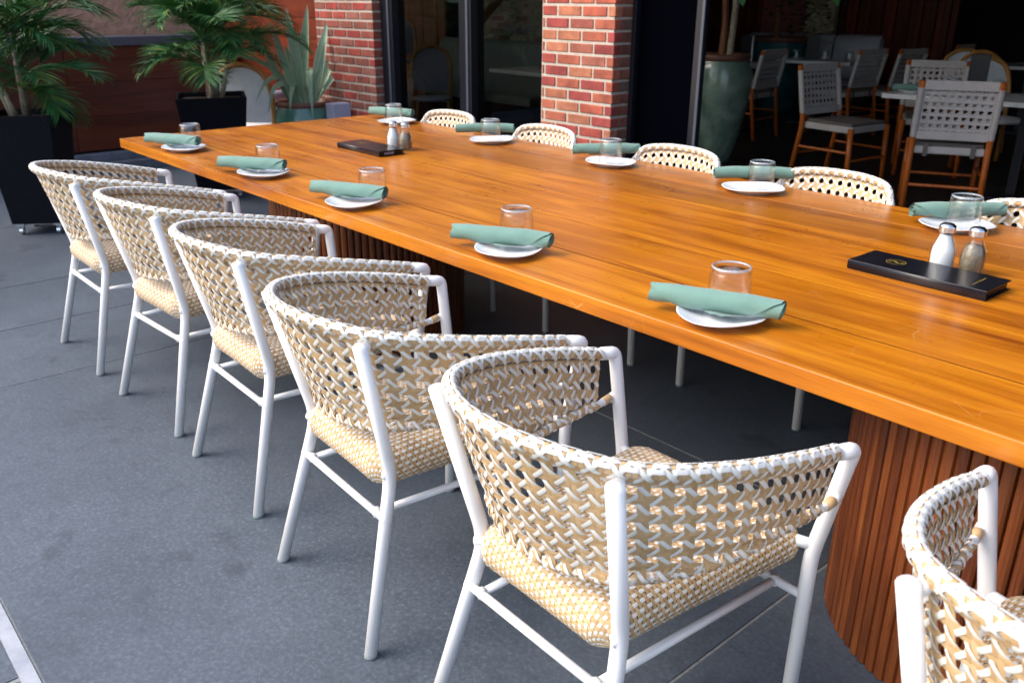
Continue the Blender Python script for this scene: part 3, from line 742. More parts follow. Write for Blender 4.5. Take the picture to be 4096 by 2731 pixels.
def tumbler_mesh():
    mb = MB(); h = .104
    prof = [(.0545, 0), (.0552, .001), (.0548, .010), (.0515, .070), (.0495, .096), (.0483, .101), (.0455, h), (.0425, h), (.0400, h-.003), (.030, h-.005), (0.0005, h-.0055)]
    inner = [(.0005, h-.013), (.040, h-.0125), (.0450, h-.016), (.0465, h-.022), (.0492, .065), (.0524, .008), (.0530, .001), (.0545, 0)]
    mb.lathe(prof+inner, 40); return mb.mesh('tumbler', 'tumbler', True)
rm = MB(); h_ = .104; th_ = [(.0490+.0030*math.cos(a)-.0035, h_-.0035+.0030*math.sin(a)) for a in np.linspace(0, 2*PI, 9)]
rm.lathe(th_, 40); rim_me = rm.mesh('base_highlight_ring', 'rim_glint', True)  # added ring carrying the painted highlight
def tumbler(loc, rz):
    o_ = put('tumbler', tum_me, None, loc, rz); put('base_highlight_ring', rim_me, o_); return o_
plate_me = plate_mesh(); naps = [napkin_mesh(k) for k in range(4)]; tum_me = tumbler_mesh()
near_set = [((.60, .108), (.50, .092), 27, (.514, .172), 'left end of the near side'), ((1.455, .105), (1.375, .092), 33, (1.369, .168), 'second place from the left on the near side'),
            ((2.185, .10), (2.115, .118), 26, (2.150, .182), 'third place from the left on the near side'), ((3.035, .115), (2.995, .115), 27, (2.965, .205), 'fourth place from the left on the near side'),
            ((3.800, .122), (3.785, .108), 21, (3.772, .178), 'near place closest to the camera')]
far_set = [((.46, 1.47), (.27, 1.555), 22, (.425, 1.474), 'far side place at the left end, behind the shakers'), ((1.385, 1.44), (1.20, 1.545), 50, (1.325, 1.478), 'far side second place, before the dark window'),
           ((2.24, 1.425), (2.10, 1.545), 50, (2.205, 1.460), 'far side third place, before the brick column foot'), ((3.00, 1.43), (2.905, 1.56), 47, (2.985, 1.497), 'far side fourth place, before the black doorway'),
           ((3.785, 1.44), (3.745, 1.535), 50, (3.775, 1.480), 'far side rightmost place, beside the salt shaker')]
for fi, sets in enumerate((near_set, far_set)):
    for k, (pp, npos, ang, gp, where) in enumerate(sets):
        o = put('plate', plate_me, None, (pp[0], pp[1], TZ+.0005), rng.uniform(0, 6)); tag(o, 'small white plate at the %s' % where.replace('far side ', 'far ').replace('near place', 'place') , 'plate', 'plates laid on the table')
        o['label'] = 'small white plate at the ' + where
        o = put('rolled_napkin', naps[(k+fi*2) % 4], None, (npos[0], npos[1], TZ+.0475), math.radians(ang)+(PI if k % 2 and fi else 0)); tag(o, 'rolled sage green napkin at the ' + where, 'napkin', 'rolled napkins laid on the plates')
        if fi: o.rotation_euler[0] = 0
        ux_, uy_ = -math.sin(math.radians(ang)), math.cos(math.radians(ang)); dd_ = (gp[0]-npos[0])*ux_+(gp[1]-npos[1])*uy_; need = .082*(1 if dd_ > 0 else -1)
        gp = (gp[0]+ux_*(need-dd_), gp[1]+uy_*(need-dd_)) if abs(dd_) < .082 else gp
        o = tumbler((gp[0], gp[1], TZ+.008), rng.uniform(0, 6)); tag(o, 'upside down clear tumbler at the ' + where, 'glass', 'upturned tumblers on the plates')
        if fi == 0: o.location[2] = TZ+.0085

# menus and shakers
def menu(loc, rz, label, paper):
    t_ = thing('menu_booklet', label, 'menu', loc, rz, 'black menus beside the shakers')
    L_, W_, H_ = .381, .150, .027
    mb = MB(); mb.box((0, 0, H_-.0015), (L_, W_, .003)); build(mb, 'cover', 'menu', t_, bevel=.001)
    mb = MB(); mb.box((0, 0, .0015), (L_, W_, .003)); build(mb, 'cover', 'menu', t_, bevel=.001)
    mb = MB(); mb.tube([(-L_/2, -W_/2+.004, H_/2), (L_/2, -W_/2+.004, H_/2)], .0, 4) if False else None
    sp = MB(); n_ = 9; vs = []
    for x in (-L_/2, L_/2):
        for j in range(n_):
            th = -PI/2+PI*j/(n_-1); vs.append((x, -W_/2+.002-.0045*math.cos(th), H_/2+(H_/2)*math.sin(th)))
    sp.add(vs, [(j, j+1, n_+j+1, n_+j) for j in range(n_-1)]+[tuple(range(n_)), tuple(range(n_, 2*n_))[::-1]]); build(sp, 'spine', 'menu', t_, smooth=True)
    pg = MB()
    for j in range(5): pg.box((-.002, .0-.001*(j % 2), .0055+j*.0042), (L_-.008, W_-.010-.004*(j % 2), .0026))
    build(pg, 'page_block', 'menu', t_)
    if paper:
        mb = MB(); mb.box((L_/2+.0005, -.02, .011), (.002, .055, .003)); mb.box((L_/2+.0005, -.02, .017), (.002, .055, .0025)); build(mb, 'paper_edge', 'paper', t_)
    # printed emblem: ring and S stroke, and a short line of lettering
    em = MB(); n_ = 40; ex, ey, ez = -.088, 0.0, H_+.0004
    def ring(a, b, w_):
        vs = []
        for k in range(n_):
            th = 2*PI*k/n_
            for r in (-w_/2, w_/2): vs.append((ex+(a+r)*math.cos(th), ey+(b+r)*math.sin(th), ez))
        em.add(vs, [(2*k, 2*k+1, (2*k+3) % (2*n_), (2*k+2) % (2*n_)) for k in range(n_)])
    ring(.0265, .0235, .0018)
    pts = cr([(-.009, -.0075), (-.0165, -.0065), (-.0195, .001), (-.014, .0075), (-.006, .0055), (0, 0), (.006, -.0055), (.014, -.0075), (.0195, -.001), (.0165, .0065), (.009, .0075)], 5)
    pts = np.array([(x*1.0, y_*1.0) for x, y_ in pts]); n2 = len(pts); tg_ = np.gradient(pts, axis=0); tg_ /= np.linalg.norm(tg_, axis=1)[:, None]
    wd = .0016+.0042*np.exp(-((np.arange(n2)-n2/2)/(n2*.2))**2)
    vs = []
    for k in range(n2):
        nn = np.array([-tg_[k][1], tg_[k][0]]); 
        for s_ in (-1, 1): vs.append((ex+pts[k][0]+nn[0]*wd[k]/2*s_, ey+pts[k][1]+nn[1]*wd[k]/2*s_, ez))
    em.add(vs, [(2*k, 2*k+1, 2*k+3, 2*k+2) for k in range(n2-1)]); build(em, 'emblem', 'gold', t_)
    lt = MB(); rr = random.Random(3)
    y_ = -.040
    while y_ < .040:                             # tiny gold letters, too small to read
        w_ = .0022; x = .140; hgt = .0034
        for seg_ in rr.sample([((0, 0), (0, 1)), ((0, 0), (1, 0)), ((0, 1), (1, 1)), ((1, 0), (1, 1)), ((0, .5), (1, .5))], 3):
            (a, b), (c, d_) = seg_; cx_ = x+hgt*((b+d_)/2-.5); cy_ = y_+w_*(a+c)/2
            lt.box((cx_, cy_, H_+.0003), (max(.0006, hgt*abs(b-d_)), max(.0006, w_*abs(a-c)), .0002))
        y_ += .0037
        if rr.random() < .12: y_ += .002
    build(lt, 'lettering', 'gold', t_)
    return t_
menu((3.973, .812, TZ+.0004), -.015, 'black menu booklet with a gold S emblem beside the salt and pepper on the right', False)
menu((1.196, .812, TZ+.0004), .0, 'black menu booklet beside the farther salt and pepper, pale paper edge showing', True)
def shaker(loc, label, fill, level):
    t_ = thing('pepper_shaker' if fill == 'pepper' else 'salt_shaker', label, 'shaker', loc, 0)
    mb = MB(); outer = [(0.0005, .0), (.0190, .0005), (.0215, .003), (.0224, .010), (.0230, .036), (.0214, .050), (.0168, .063), (.0134, .074), (.0128, .080), (.0142, .083), (.0142, .086), (.0125, .088)]
    inner = [(.0108, .088), (.0114, .075), (.0148, .063), (.0194, .050), (.0210, .036), (.0204, .010), (.019, .005), (.0005, .004)]
    outer = [(r*1.50, z_*1.33) for r, z_ in outer]; inner = [(r*1.50, z_*1.33) for r, z_ in inner]; level *= 1.33
    mb.lathe(outer+inner, 28); build(mb, 'bottle', 'tumbler', t_, smooth=True)
    mb = MB(); pr = [(r*.985, z_) for r, z_ in inner if z_ <= level][::-1]; pr.append((np.interp(level/1.33, [.01, .032, .046, .06, .074, .088], [.0203, .0206, .0196, .0152, .0114, .0108])*.98*1.5, level)); pr.append((.0005, level+.001))
    mb.lathe(pr, 24); build(mb, 'contents', fill, t_, smooth=True)
    mb = MB(); mb.lathe([(r*1.5, z_*1.33) for r, z_ in [(.0150, .083), (.0154, .0855), (.0146, .0875), (.0152, .0895), (.0146, .0915), (.0150, .0935), (.0140, .0975), (.0100, .1010), (.0005, .1022)]], 28); cap = build(mb, 'cap', 'chrome', t_, smooth=True)
    mb = MB()
    for k in range(13):
        r = 0 if k == 0 else (.0045 if k < 5 else .0085); a = k*2.4
        mb.lathe([(.0007, .0), (.0007, .0004), (.00001, .0005)], 6, c=(1.5*r*math.cos(a), 1.5*r*math.sin(a), .1358-(r/.0085)**2*.0015))
    build(mb, 'hole', 'black_metal', cap)
    return t_
shaker((3.962, .925, TZ+.0005), 'glass salt shaker with steel cap behind the menu with the large gold emblem', 'salt', .078)
shaker((4.036, .945, TZ+.0005), 'glass pepper shaker with steel cap behind the menu with the large gold emblem', 'pepper', .062)
shaker((1.215, .935, TZ+.0005), 'blurred glass salt shaker behind the farther black menu', 'salt', .076)
shaker((1.292, .955, TZ+.0005), 'blurred glass pepper shaker behind the farther black menu', 'pepper', .060)

# ------------------------------------------------------------------ square planters and palms
def planter(loc, rz, top, bot, h, label):
    t_ = thing('square_planter', label, 'planter', loc, rz, 'black tapered planters on casters')
    mb = MB(); a, b = top/2, bot/2; z0, z1 = .075, h; ti = a-.022
    rings = [(b, z0), (a, z1), (ti, z1), (ti-.01, z1-.05)]
    vs = [(sx*r, sy*r, z_) for r, z_ in rings for sx, sy in ((-1, -1), (1, -1), (1, 1), (-1, 1))]
    fs = [(i*4+k, i*4+(k+1) % 4, (i+1)*4+(k+1) % 4, (i+1)*4+k) for i in range(3) for k in range(4)]+[(3, 2, 1, 0)]
    mb.add(vs, fs); build(mb, 'shell', 'planter', t_, bevel=.004)
    mb = MB(); r = ti-.012; mb.add([(-r, -r, z1-.035), (r, -r, z1-.035), (r, r, z1-.035), (-r, r, z1-.035)], [(0, 1, 2, 3)]); build(mb, 'soil', 'soil', t_)
    for sx in (-1, 1):
        for sy in (-1, 1):
            cb_ = MB(); x, y = sx*(b-.04), sy*(b-.04)
            cb_.box((x, y, .068), (.05, .05, .012)); cb_.tube([(x, y-.011, .026), (x, y+.011, .026)], .025, 14); cb_.box((x, y, .045), (.012, .03, .045))
            build(cb_, 'caster', 'chrome', t_, smooth=False)
    return t_
planter((-1.40, -.11, 0), math.radians(-33), .43, .31, .765, 'black tapered square planter on casters at the left edge')
planter((-1.66, 1.235, 0), math.radians(-23), .50, .34, .765, 'black tapered square planter behind the far left corner of the table')
def frond_mesh(seed, L_=.72, nl=34, ll=.34):
    rg = np.random.RandomState(seed); mb = MB(); n_ = 16; a0 = rg.uniform(.10, .30); a1 = rg.uniform(1.1, 1.9)
    P = [np.zeros(3)]; ang = []
    for i in range(n_):
        s_ = i/(n_-1); a = a0+(a1-a0)*s_**1.4; ang.append(a); P.append(P[-1]+np.array([math.sin(a), 0, math.cos(a)])*L_/n_)
    P = np.array(P); mb.tube(P, np.linspace(.0065, .0015, len(P)), 5, 0)
    Ls = np.linspace(0, 1, len(P))
    for k in range(nl):
        s_ = .30+.70*k/(nl-1); p = np.array([np.interp(s_, Ls, P[:, c]) for c in range(3)])
        a = np.interp(s_, Ls[:-1], ang); t_ = np.array([math.sin(a), 0, math.cos(a)]); nrm = np.array([-math.cos(a), 0, math.sin(a)])
        for s2 in (-1, 1):
            l_ = ll*(math.sin(PI*(.18+.74*(s_-.3)/.7))**.6)*rg.uniform(.8, 1.1); fwd = .75+.9*(s_-.3)/.7+rg.uniform(-.1, .1)
            d0 = t_*fwd+np.array([0, s2*1.0, 0])+nrm*rg.uniform(.15, .4); d0 /= np.linalg.norm(d0)
            pts = [p]; dcur = d0.copy(); m_ = 5; drp = rg.uniform(.12, .42)
            for j in range(m_):
                pts.append(pts[-1]+dcur*l_/m_); dcur = dcur+np.array([0, 0, -drp*(j+1)/m_]); dcur /= np.linalg.norm(dcur)
            wds = [.002, .0078, .0086, .0068, .0036, .0005]; vs = []
            for j, q_ in enumerate(pts):
                dd = pts[min(j+1, m_)]-pts[max(j-1, 0)]; sd = np.cross(dd, [0, 0, 1.0]); sd /= np.linalg.norm(sd)+1e-9
                sd = sd*.85+np.array([0, 0, .25])*s2; wj = wds[j]
                vs += [q_-sd*wj, q_+np.array([0, 0, -.003]), q_+sd*wj]
            mi = 1 if rg.rand() < .16 else 0
            mb.add(vs, [f for j in range(m_) for f in ((3*j, 3*j+1, 3*j+4, 3*j+3), (3*j+1, 3*j+2, 3*j+5, 3*j+4))], mi)
    return mb.mesh('frond', ['palm', 'palm2'], False)
FR = [frond_mesh(s_) for s_ in range(5)]+[frond_mesh(9, .55, 24, .30), frond_mesh(10, .45, 22, .30)]
def palm(loc, label, seed, n_, spread, lean):
    rg = np.random.RandomState(seed); t_ = thing('potted_palm', label, 'palm', loc, 0, 'palms in the black planters')
    tips = []
    for k in range(5):
        a = rg.uniform(0, 2*PI); r0 = rg.uniform(.02, .09); h = rg.uniform(.16, .42)
        b0 = np.array([r0*math.cos(a), r0*math.sin(a), 0]); b1 = b0*1.9+np.array([0, 0, h])
        mb = MB(); mb.tube([b0, (b0+b1)/2+np.array([.008, 0, 0]), b1], [.022, .018, .012], 8); build(mb, 'stem', 'trunk', t_, smooth=True); tips.append(b1)
    for k in range(9):
        a = 2*PI*k/9+rg.uniform(-.2, .2); o = put('frond', FR[5+k % 2], t_, (.05*math.cos(a), .05*math.sin(a), rg.uniform(.18, .34)))
        o.rotation_euler = (0, rg.uniform(.45, .95), a); s_ = rg.uniform(.75, 1.0); o.scale = (s_, s_, s_)
    for k in range(n_):
        tp = tips[k % 5]; a = 2*PI*k/n_*1.0+rg.uniform(-.3, .3); o = put('frond', FR[rg.randint(0, 7)], t_, tuple(tp+np.array([0, 0, rg.uniform(-.12, .25)])))
        o.rotation_euler = (rg.uniform(-.25, .25), rg.uniform(-.1, spread)+(.5 if k % 3 == 0 else 0), a); s_ = rg.uniform(.7, 1.0)*(.72 if k % 3 == 0 else 1); o.scale = (s_, s_, s_)
    return t_
palm((-1.40, -.11, .73), 'green palm in the black planter at the left edge', 4, 34, .7, 0)
palm((-1.66, 1.235, .73), 'green palm in the planter behind the far table corner', 12, 32, .7, 0)

# agave like plant in glazed pot
ap = thing('glazed_pot', 'green glazed round pot with a brown rim holding the spiky plant', 'pot', (-1.75, 2.045, 0))
mb = MB(); mb.lathe([(.13, 0), (.16, .02), (.225, .28), (.245, .42), (.238, .55), (.215, .62)], 40); build(mb, 'body', 'glaze_green', ap, smooth=True)
mb = MB(); mb.lathe([(.214, .615), (.226, .632), (.226, .655), (.216, .662), (.198, .655), (.192, .60)], 40); build(mb, 'rim', 'rim', ap, smooth=True)
mb = MB(); mb.lathe([(.193, .61), (.001, .615)], 24); build(mb, 'soil', 'soil', ap)
def blade(pts, wd, seed=0):
    P = cr(pts, 5); n_ = len(P); T = np.gradient(P, axis=0); T /= np.linalg.norm(T, axis=1)[:, None]
    s_ = np.linspace(0, 1, n_); W = wd*(np.minimum(1, .55+s_*1.3))*np.clip((1-s_)*2.4, 0, 1)**.75+.0008
    vd = np.array([.75, -.66, .25]); mb = MB(); vs = []
    for i in range(n_):
        sd = np.cross(T[i], vd); sd /= np.linalg.norm(sd)+1e-9; ab = np.cross(sd, T[i])
        for f, dp in ((-1, .12), (-.84, .06), (0, -.10), (.84, .06), (1, .12)): vs.append(P[i]+sd*f*W[i]/2+ab*dp*W[i])
    for i in range(n_-1):
        a = 5*i
        for j in range(4): mb.add([], [], 0) if False else None
    fs0 = [(5*i+j, 5*i+j+1, 5*i+j+6, 5*i+j+5) for i in range(n_-1) for j in (1, 2)]
    fs1 = [(5*i+j, 5*i+j+1, 5*i+j+6, 5*i+j+5) for i in range(n_-1) for j in (0, 3)]
    mb.add(vs, fs0, 0); b = 0
    mb.f += fs1; mb.m += [1]*len(fs1)
    return mb.mesh('leaf', ['agave', 'agave_edge'], True)
ag = thing('spiky_plant', 'pale edged blue green spiky plant in the green glazed pot', 'plant', (0, 0, 0))
bx, by, bz = -1.75, 2.06, .62
Lf = [((2.13, 1.40), .062, 0), ((1.95, 1.38), .070, 0), ((2.31, 1.28), .066, 0), ((2.50, 1.38), .030, .02), ((1.80, 1.27), .055, 0), ((1.73, 1.15), .045, 0), ((1.86, 1.14), .035, 0),
      ((1.93, 1.10), .055, 0), ((2.45, 1.15), .055, 0), ((1.80, .95), .05, 0), ((2.02, 1.22), .04, .05), ((2.10, 1.05), .05, -.05), ((2.22, 1.12), .045, .08), ((2.35, 1.02), .05, -.1), ((1.66, 1.03), .03, .1), ((2.0, .95), .045, -.12), ((2.15, .92), .05, .12)]
for k, ((ty, tz), wd, dx) in enumerate(Lf):
    b0 = (bx+rng.uniform(-.06, .06), by+(ty-by)*.22+rng.uniform(-.02, .02), bz); tip = (bx+dx+rng.uniform(-.05, .05), ty, tz)
    md = tuple(b0[i]*.5+tip[i]*.5+(rng.uniform(-.012, .012) if i < 2 else .02) for i in range(3))
    put('leaf', blade([b0, md, tip], wd*1.25), ag)
for pts, wd in (([(bx, 2.15, bz), (bx+.08, 2.30, .84), (bx+.1, 2.56, 1.06), (bx+.12, 2.78, 1.11)], .042),
                ([(bx+.05, 2.1, bz), (bx+.14, 2.06, .88), (bx+.23, 2.0, .87), (bx+.27, 1.98, .54)], .050),
                ([(bx+.02, 1.96, bz), (bx+.1, 1.86, .80), (bx+.12, 1.74, .78), (bx+.14, 1.66, .60)], .04),
                ([(bx+.02, 1.95, bz), (bx+.05, 1.86, .84), (bx+.1, 1.70, .84), (bx+.12, 1.58, .70)], .04),
                ([(bx-.02, 2.0, bz), (bx+.0, 1.88, .86), (bx+.05, 1.68, .98), (bx+.06, 1.52, 1.05)], .035),
                ([(bx, 2.0, bz), (bx+.1, 1.94, .78), (bx+.14, 1.88, .76), (bx+.16, 1.84, .60)], .035)):
    put('leaf', blade(pts, wd), ag)

# ------------------------------------------------------------------ bistro chairs
def weave_panel(mb, pts_fn, nu, nv, wd, mi=0, hole=.0):
    for i in range(nu+1):
        P = np.array([pts_fn(i/nu, t_) for t_ in np.linspace(0, 1, 12)]); mb_rib(mb, P, wd, mi, .0008)
    for j in range(nv+1):
        P = np.array([pts_fn(t_, j/nv) for t_ in np.linspace(0, 1, 12)]); mb_rib(mb, P, wd, mi, -.0008)
def mb_rib(mb, P, wd, mi, off):
    T = np.gradient(P, axis=0); T /= np.linalg.norm(T, axis=1)[:, None]+1e-12
    nrm = np.array([0, -1.0, .15]); s_ = np.cross(T, nrm); s_ /= np.linalg.norm(s_, axis=1)[:, None]+1e-9; P = P+nrm*off
    vs = np.stack([P-s_*wd/2, P+s_*wd/2], 1).reshape(-1, 3); mb.add(vs, [(2*i, 2*i+1, 2*i+3, 2*i+2) for i in range(len(P)-1)], mi)
def bistro(loc, rz, label, group, weave='whiteweave'):
    t_ = thing('bistro_chair', label, 'chair', loc, rz, group)   # faces +Y, back at -Y
    arc = [(-.20, -.20, .02), (-.205, -.21, .45), (-.215, -.25, .70), (-.17, -.29, .88), (0, -.31, .955), (.17, -.29, .88), (.215, -.25, .70), (.205, -.21, .45), (.20, -.20, .02)]
    mb = MB(); mb.tube(cr(arc, 7), .021, 10); build(mb, 'back_frame', 'rattan', t_, smooth=True)
    mb = MB()
    def fn(u, v):
        z_ = .50+(.925-.50)*v; hw = .195 if z_ < .72 else .195*math.sqrt(max(0, 1-((z_-.72)/.222)**2)); y_ = -.215-.10*((z_-.45)/.5)
        return np.array([(u*2-1)*hw, y_, z_])
    weave_panel(mb, fn, 30, 30, .0105); build(mb, 'woven_panel', weave, t_, kind='stuff')
    mb = MB(); mb.lathe([(.001, .455), (.19, .452), (.215, .44), (.215, .42), (.19, .41), (.001, .41)], 28); build(mb, 'seat', weave, t_, smooth=True)
    for x, y in ((-.16, .17), (.16, .17)):
        mb = MB(); mb.tube([(x*1.2, y*1.2, .01), (x, y, .42)], .014, 8); build(mb, 'leg', 'rattan', t_, smooth=True)
    return t_
GB = 'bistro chairs with arched rattan backs'
bistro((-2.12, 1.80, 0), math.radians(48), 'white woven bistro chair with arched rattan back behind the second black planter', GB)
ac = thing('white_armchair', 'low white armchair between the second planter and the green pot', 'chair', (-2.55, 1.98, 0), 0)
mb = MB()
for k in range(24): pass
R0 = .30; vs = []; n_ = 25
for z_, rr_ in ((.30, R0), (.66, R0+.02), (.70, R0), (.66, R0-.035), (.42, R0-.05)):
    for k in range(n_):
        a = PI*.25+PI*1.5*k/(n_-1); vs.append((rr_*math.cos(a+2.2), rr_*math.sin(a+2.2), z_))
mb.add(vs, [(i*n_+k, i*n_+k+1, (i+1)*n_+k+1, (i+1)*n_+k) for i in range(4) for k in range(n_-1)]); build(mb, 'backrest', 'lavender', ac, smooth=True)
mb = MB(); mb.lathe([(.001, .46), (.24, .455), (.262, .43), (.262, .30), (.001, .29)], 28); build(mb, 'seat', 'lavender', ac, smooth=True)
for k in range(4):
    mb = MB(); a = k*PI/2+.5; mb.tube([(.22*math.cos(a), .22*math.sin(a), .0), (.2*math.cos(a), .2*math.sin(a), .3)], .014, 8); build(mb, 'leg', 'white', ac)
mb = MB(); mb.box((-1.42, 2.18, .33), (.12, .16, .66)); o = build(mb, 'plinth_box', 'lavender', bevel=.006); tag(o, 'pale lavender grey block standing between the green pot and the brick wall', 'pedestal')
# seen dimly through the left pane
bistro((-2.95, 4.25, 0), math.radians(-125), 'bistro chair with pale back dimly seen through the left window pane, lower one', GB, 'lavender')
bistro((-4.72, 5.05, .26), math.radians(-125), 'bistro chair with pale back dimly seen through the left window pane, upper one', GB, 'lavender')
mb = MB(); mb.box((-4.7, 5.05, .13), (1.2, .9, .25)); o = build(mb, 'platform', 'pane_wood'); tag(o, 'low brown timber platform under the upper chair behind the left pane', 'platform')
it = thing('side_table', 'white topped table before the green banquette inside the right window pane', 'table', (-1.7, 4.85, 0))
mb = MB(); mb.box((.0, .0, .745), (1.3, .6, .035)); build(mb, 'table_top', 'marble', it, bevel=.003)
mb = MB(); mb.tube([(0, 0, .02), (0, 0, .73)], .035, 10); mb.lathe([(.25, 0), (.25, .015), (.03, .03)], 24); build(mb, 'base', 'black_metal', it)
lp = thing('leaning_post', 'rough brown timber leaning against the pale brick inside the right pane', 'post')
mb = MB(); mb.tube([(-4.05, 5.60, .96), (-3.2, 5.78, 1.75), (-2.9, 5.8, 2.1)], [.05, .055, .055], 8); build(mb, 'timber', 'log', lp)
def leafcloud(name, label, c, size, n_, m_, ls, cat='plant', seed=1, hang=.5):
    rg = np.random.RandomState(seed); mb = MB()
    for k in range(n_):
        p = np.array(c)+rg.normal(0, 1, 3)*np.array(size)*.45; a = rg.uniform(0, 2*PI); l_ = ls*rg.uniform(.6, 1.3)
        d1 = np.array([math.cos(a), math.sin(a), rg.uniform(-1, .6)*hang]); d1 /= np.linalg.norm(d1); s_ = np.cross(d1, [0, 0, 1.]); s_ /= np.linalg.norm(s_)
        mb.add([p, p+d1*l_*.5+s_*l_*.28, p+d1*l_, p+d1*l_*.5-s_*l_*.28], [(0, 1, 2, 3)])
    return tag(build(mb, name, m_, kind='stuff'), label, cat)
leafcloud('trailing_vine', 'green vine hanging beside the leaning timber inside the right pane', (-3.25, 5.7, 1.35), (.22, .10, .75), 260, 'vine', .07, seed=3)
pl = thing('reflection_leaf', 'pale leaf shape added to mimic a ornament hanging at the top of the right pane', 'reflection')  # leaf shape added to stand in for a reflection on the glass
mb = MB(); P = []
for s_ in np.linspace(0, 1, 12):
    wv_ = .13*math.sin(PI*s_)**.8+.002; P += [(-3.9+s_*.75-wv_*.2, 5.2, 1.42+s_*.28+wv_), (-3.9+s_*.75+wv_*.2, 5.16, 1.42+s_*.28-wv_)]
mb.add(P, [(2*i, 2*i+1, 2*i+3, 2*i+2) for i in range(11)]); build(mb, 'blade', 'reflection_tint', pl)
mb = MB(); mb.tube([(-3.9, 5.15, 1.42), (-3.15, 5.15, 1.70)], .008, 6); build(mb, 'midrib', 'reflection_tint', pl)

# ------------------------------------------------------------------ things inside the open room
def pot(loc, label, prof, rimr, m_, cat='pot'):
    t_ = thing('glazed_pot', label, cat, loc)
    mb = MB(); mb.lathe(prof, 40); build(mb, 'body', m_, t_, smooth=True)
    r, z_ = prof[-1]; mb = MB(); mb.lathe([(r-.002, z_-.01), (r+.02, z_+.01), (r+.022, z_+.045), (r+.005, z_+.055), (r-.03, z_+.045), (r-.035, z_-.05)], 40); build(mb, 'rim', 'rim', t_, smooth=True)
    mb = MB(); mb.lathe([(r-.033, z_-.02), (.001, z_-.01)], 20); build(mb, 'soil', 'soil', t_)
    return t_
pot((-.11, 5.50, 0), 'tall grey green glazed pot right of the black door panel', [(.13, 0), (.145, .01), (.20, .22), (.255, .50), (.272, .68), (.262, .84), (.225, .93)], .21, 'glaze_grey')
pot((-2.0, 9.45, 0), 'dark teal glazed pot behind the dining chairs', [(.22, 0), (.25, .02), (.33, .35), (.40, .70), (.42, .92)], .4, 'glaze_teal')
tr = thing('fiddle_leaf_tree', 'small tree with a bare brown trunk growing in the tall grey green pot', 'tree', (-.11, 5.50, .88))
mb = MB(); mb.tube([(-.02, 0, 0), (-.03, .02, .4), (-.10, .05, .9), (-.08, .05, 1.3)], [.035, .03, .028, .02], 8); build(mb, 'trunk', 'log', tr)
mb = MB(); mb.tube([(.06, .0, 0), (.07, .02, .5), (.04, .02, 1.2)], [.03, .028, .02], 8); build(mb, 'trunk', 'trunk', tr)
def bigleaf(p, d1, l_, w_):
    mb = MB(); d1 = np.array(d1, float); d1 /= np.linalg.norm(d1); s_ = np.cross(d1, [.6, -.7, .3]); s_ /= np.linalg.norm(s_); vs = []
    for t_ in np.linspace(0, 1, 9):
        ww = w_*(math.sin(PI*t_**.7)**.7)*(.7+.3*t_)+.001; q_ = np.array(p)+d1*l_*t_+np.array([0, 0, -.06*t_*t_])
        vs += [q_-s_*ww, q_+np.array([0, 0, -.01]), q_+s_*ww]
    mb.add(vs, [f for j in range(8) for f in ((3*j, 3*j+1, 3*j+4, 3*j+3), (3*j+1, 3*j+2, 3*j+5, 3*j+4))]); return mb.mesh('leaf', 'figleaf', True)
for p, d1, l_ in (((.08, .0, .78), (.3, .1, -1), .22), ((.22, .0, .84), (.7, .2, -.8), .30), ((.0, .1, 1.0), (-.5, .3, .5), .3), ((.1, .1, 1.1), (.6, .5, .5), .3), ((.75, .4, .88), (.2, .2, -1), .32), ((.62, .4, .95), (-.6, .2, -.4), .25)):
    put('leaf', bigleaf(p, d1, l_, .075), tr)
mb = MB(); mb.tube([(.04, .02, 1.15), (.3, .2, 1.12), (.62, .4, 1.0), (.75, .4, .9)], [.012, .01, .008, .006], 6); build(mb, 'branch', 'log', tr)
leafcloud('ivy_mass', 'dark green ivy spilling over the teal pot', (-1.75, 9.4, 1.55), (.45, .35, .75), 700, 'vine', .11, seed=5)
tr2 = thing('potted_tree_trunk', 'dark crooked trunk rising from the teal pot', 'tree', (-2.0, 9.45, .9))
mb = MB(); mb.tube([(-.1, 0, 0), (-.12, 0, .5), (-.18, .05, 1.4)], [.05, .045, .04], 8); build(mb, 'trunk', 'log', tr2)

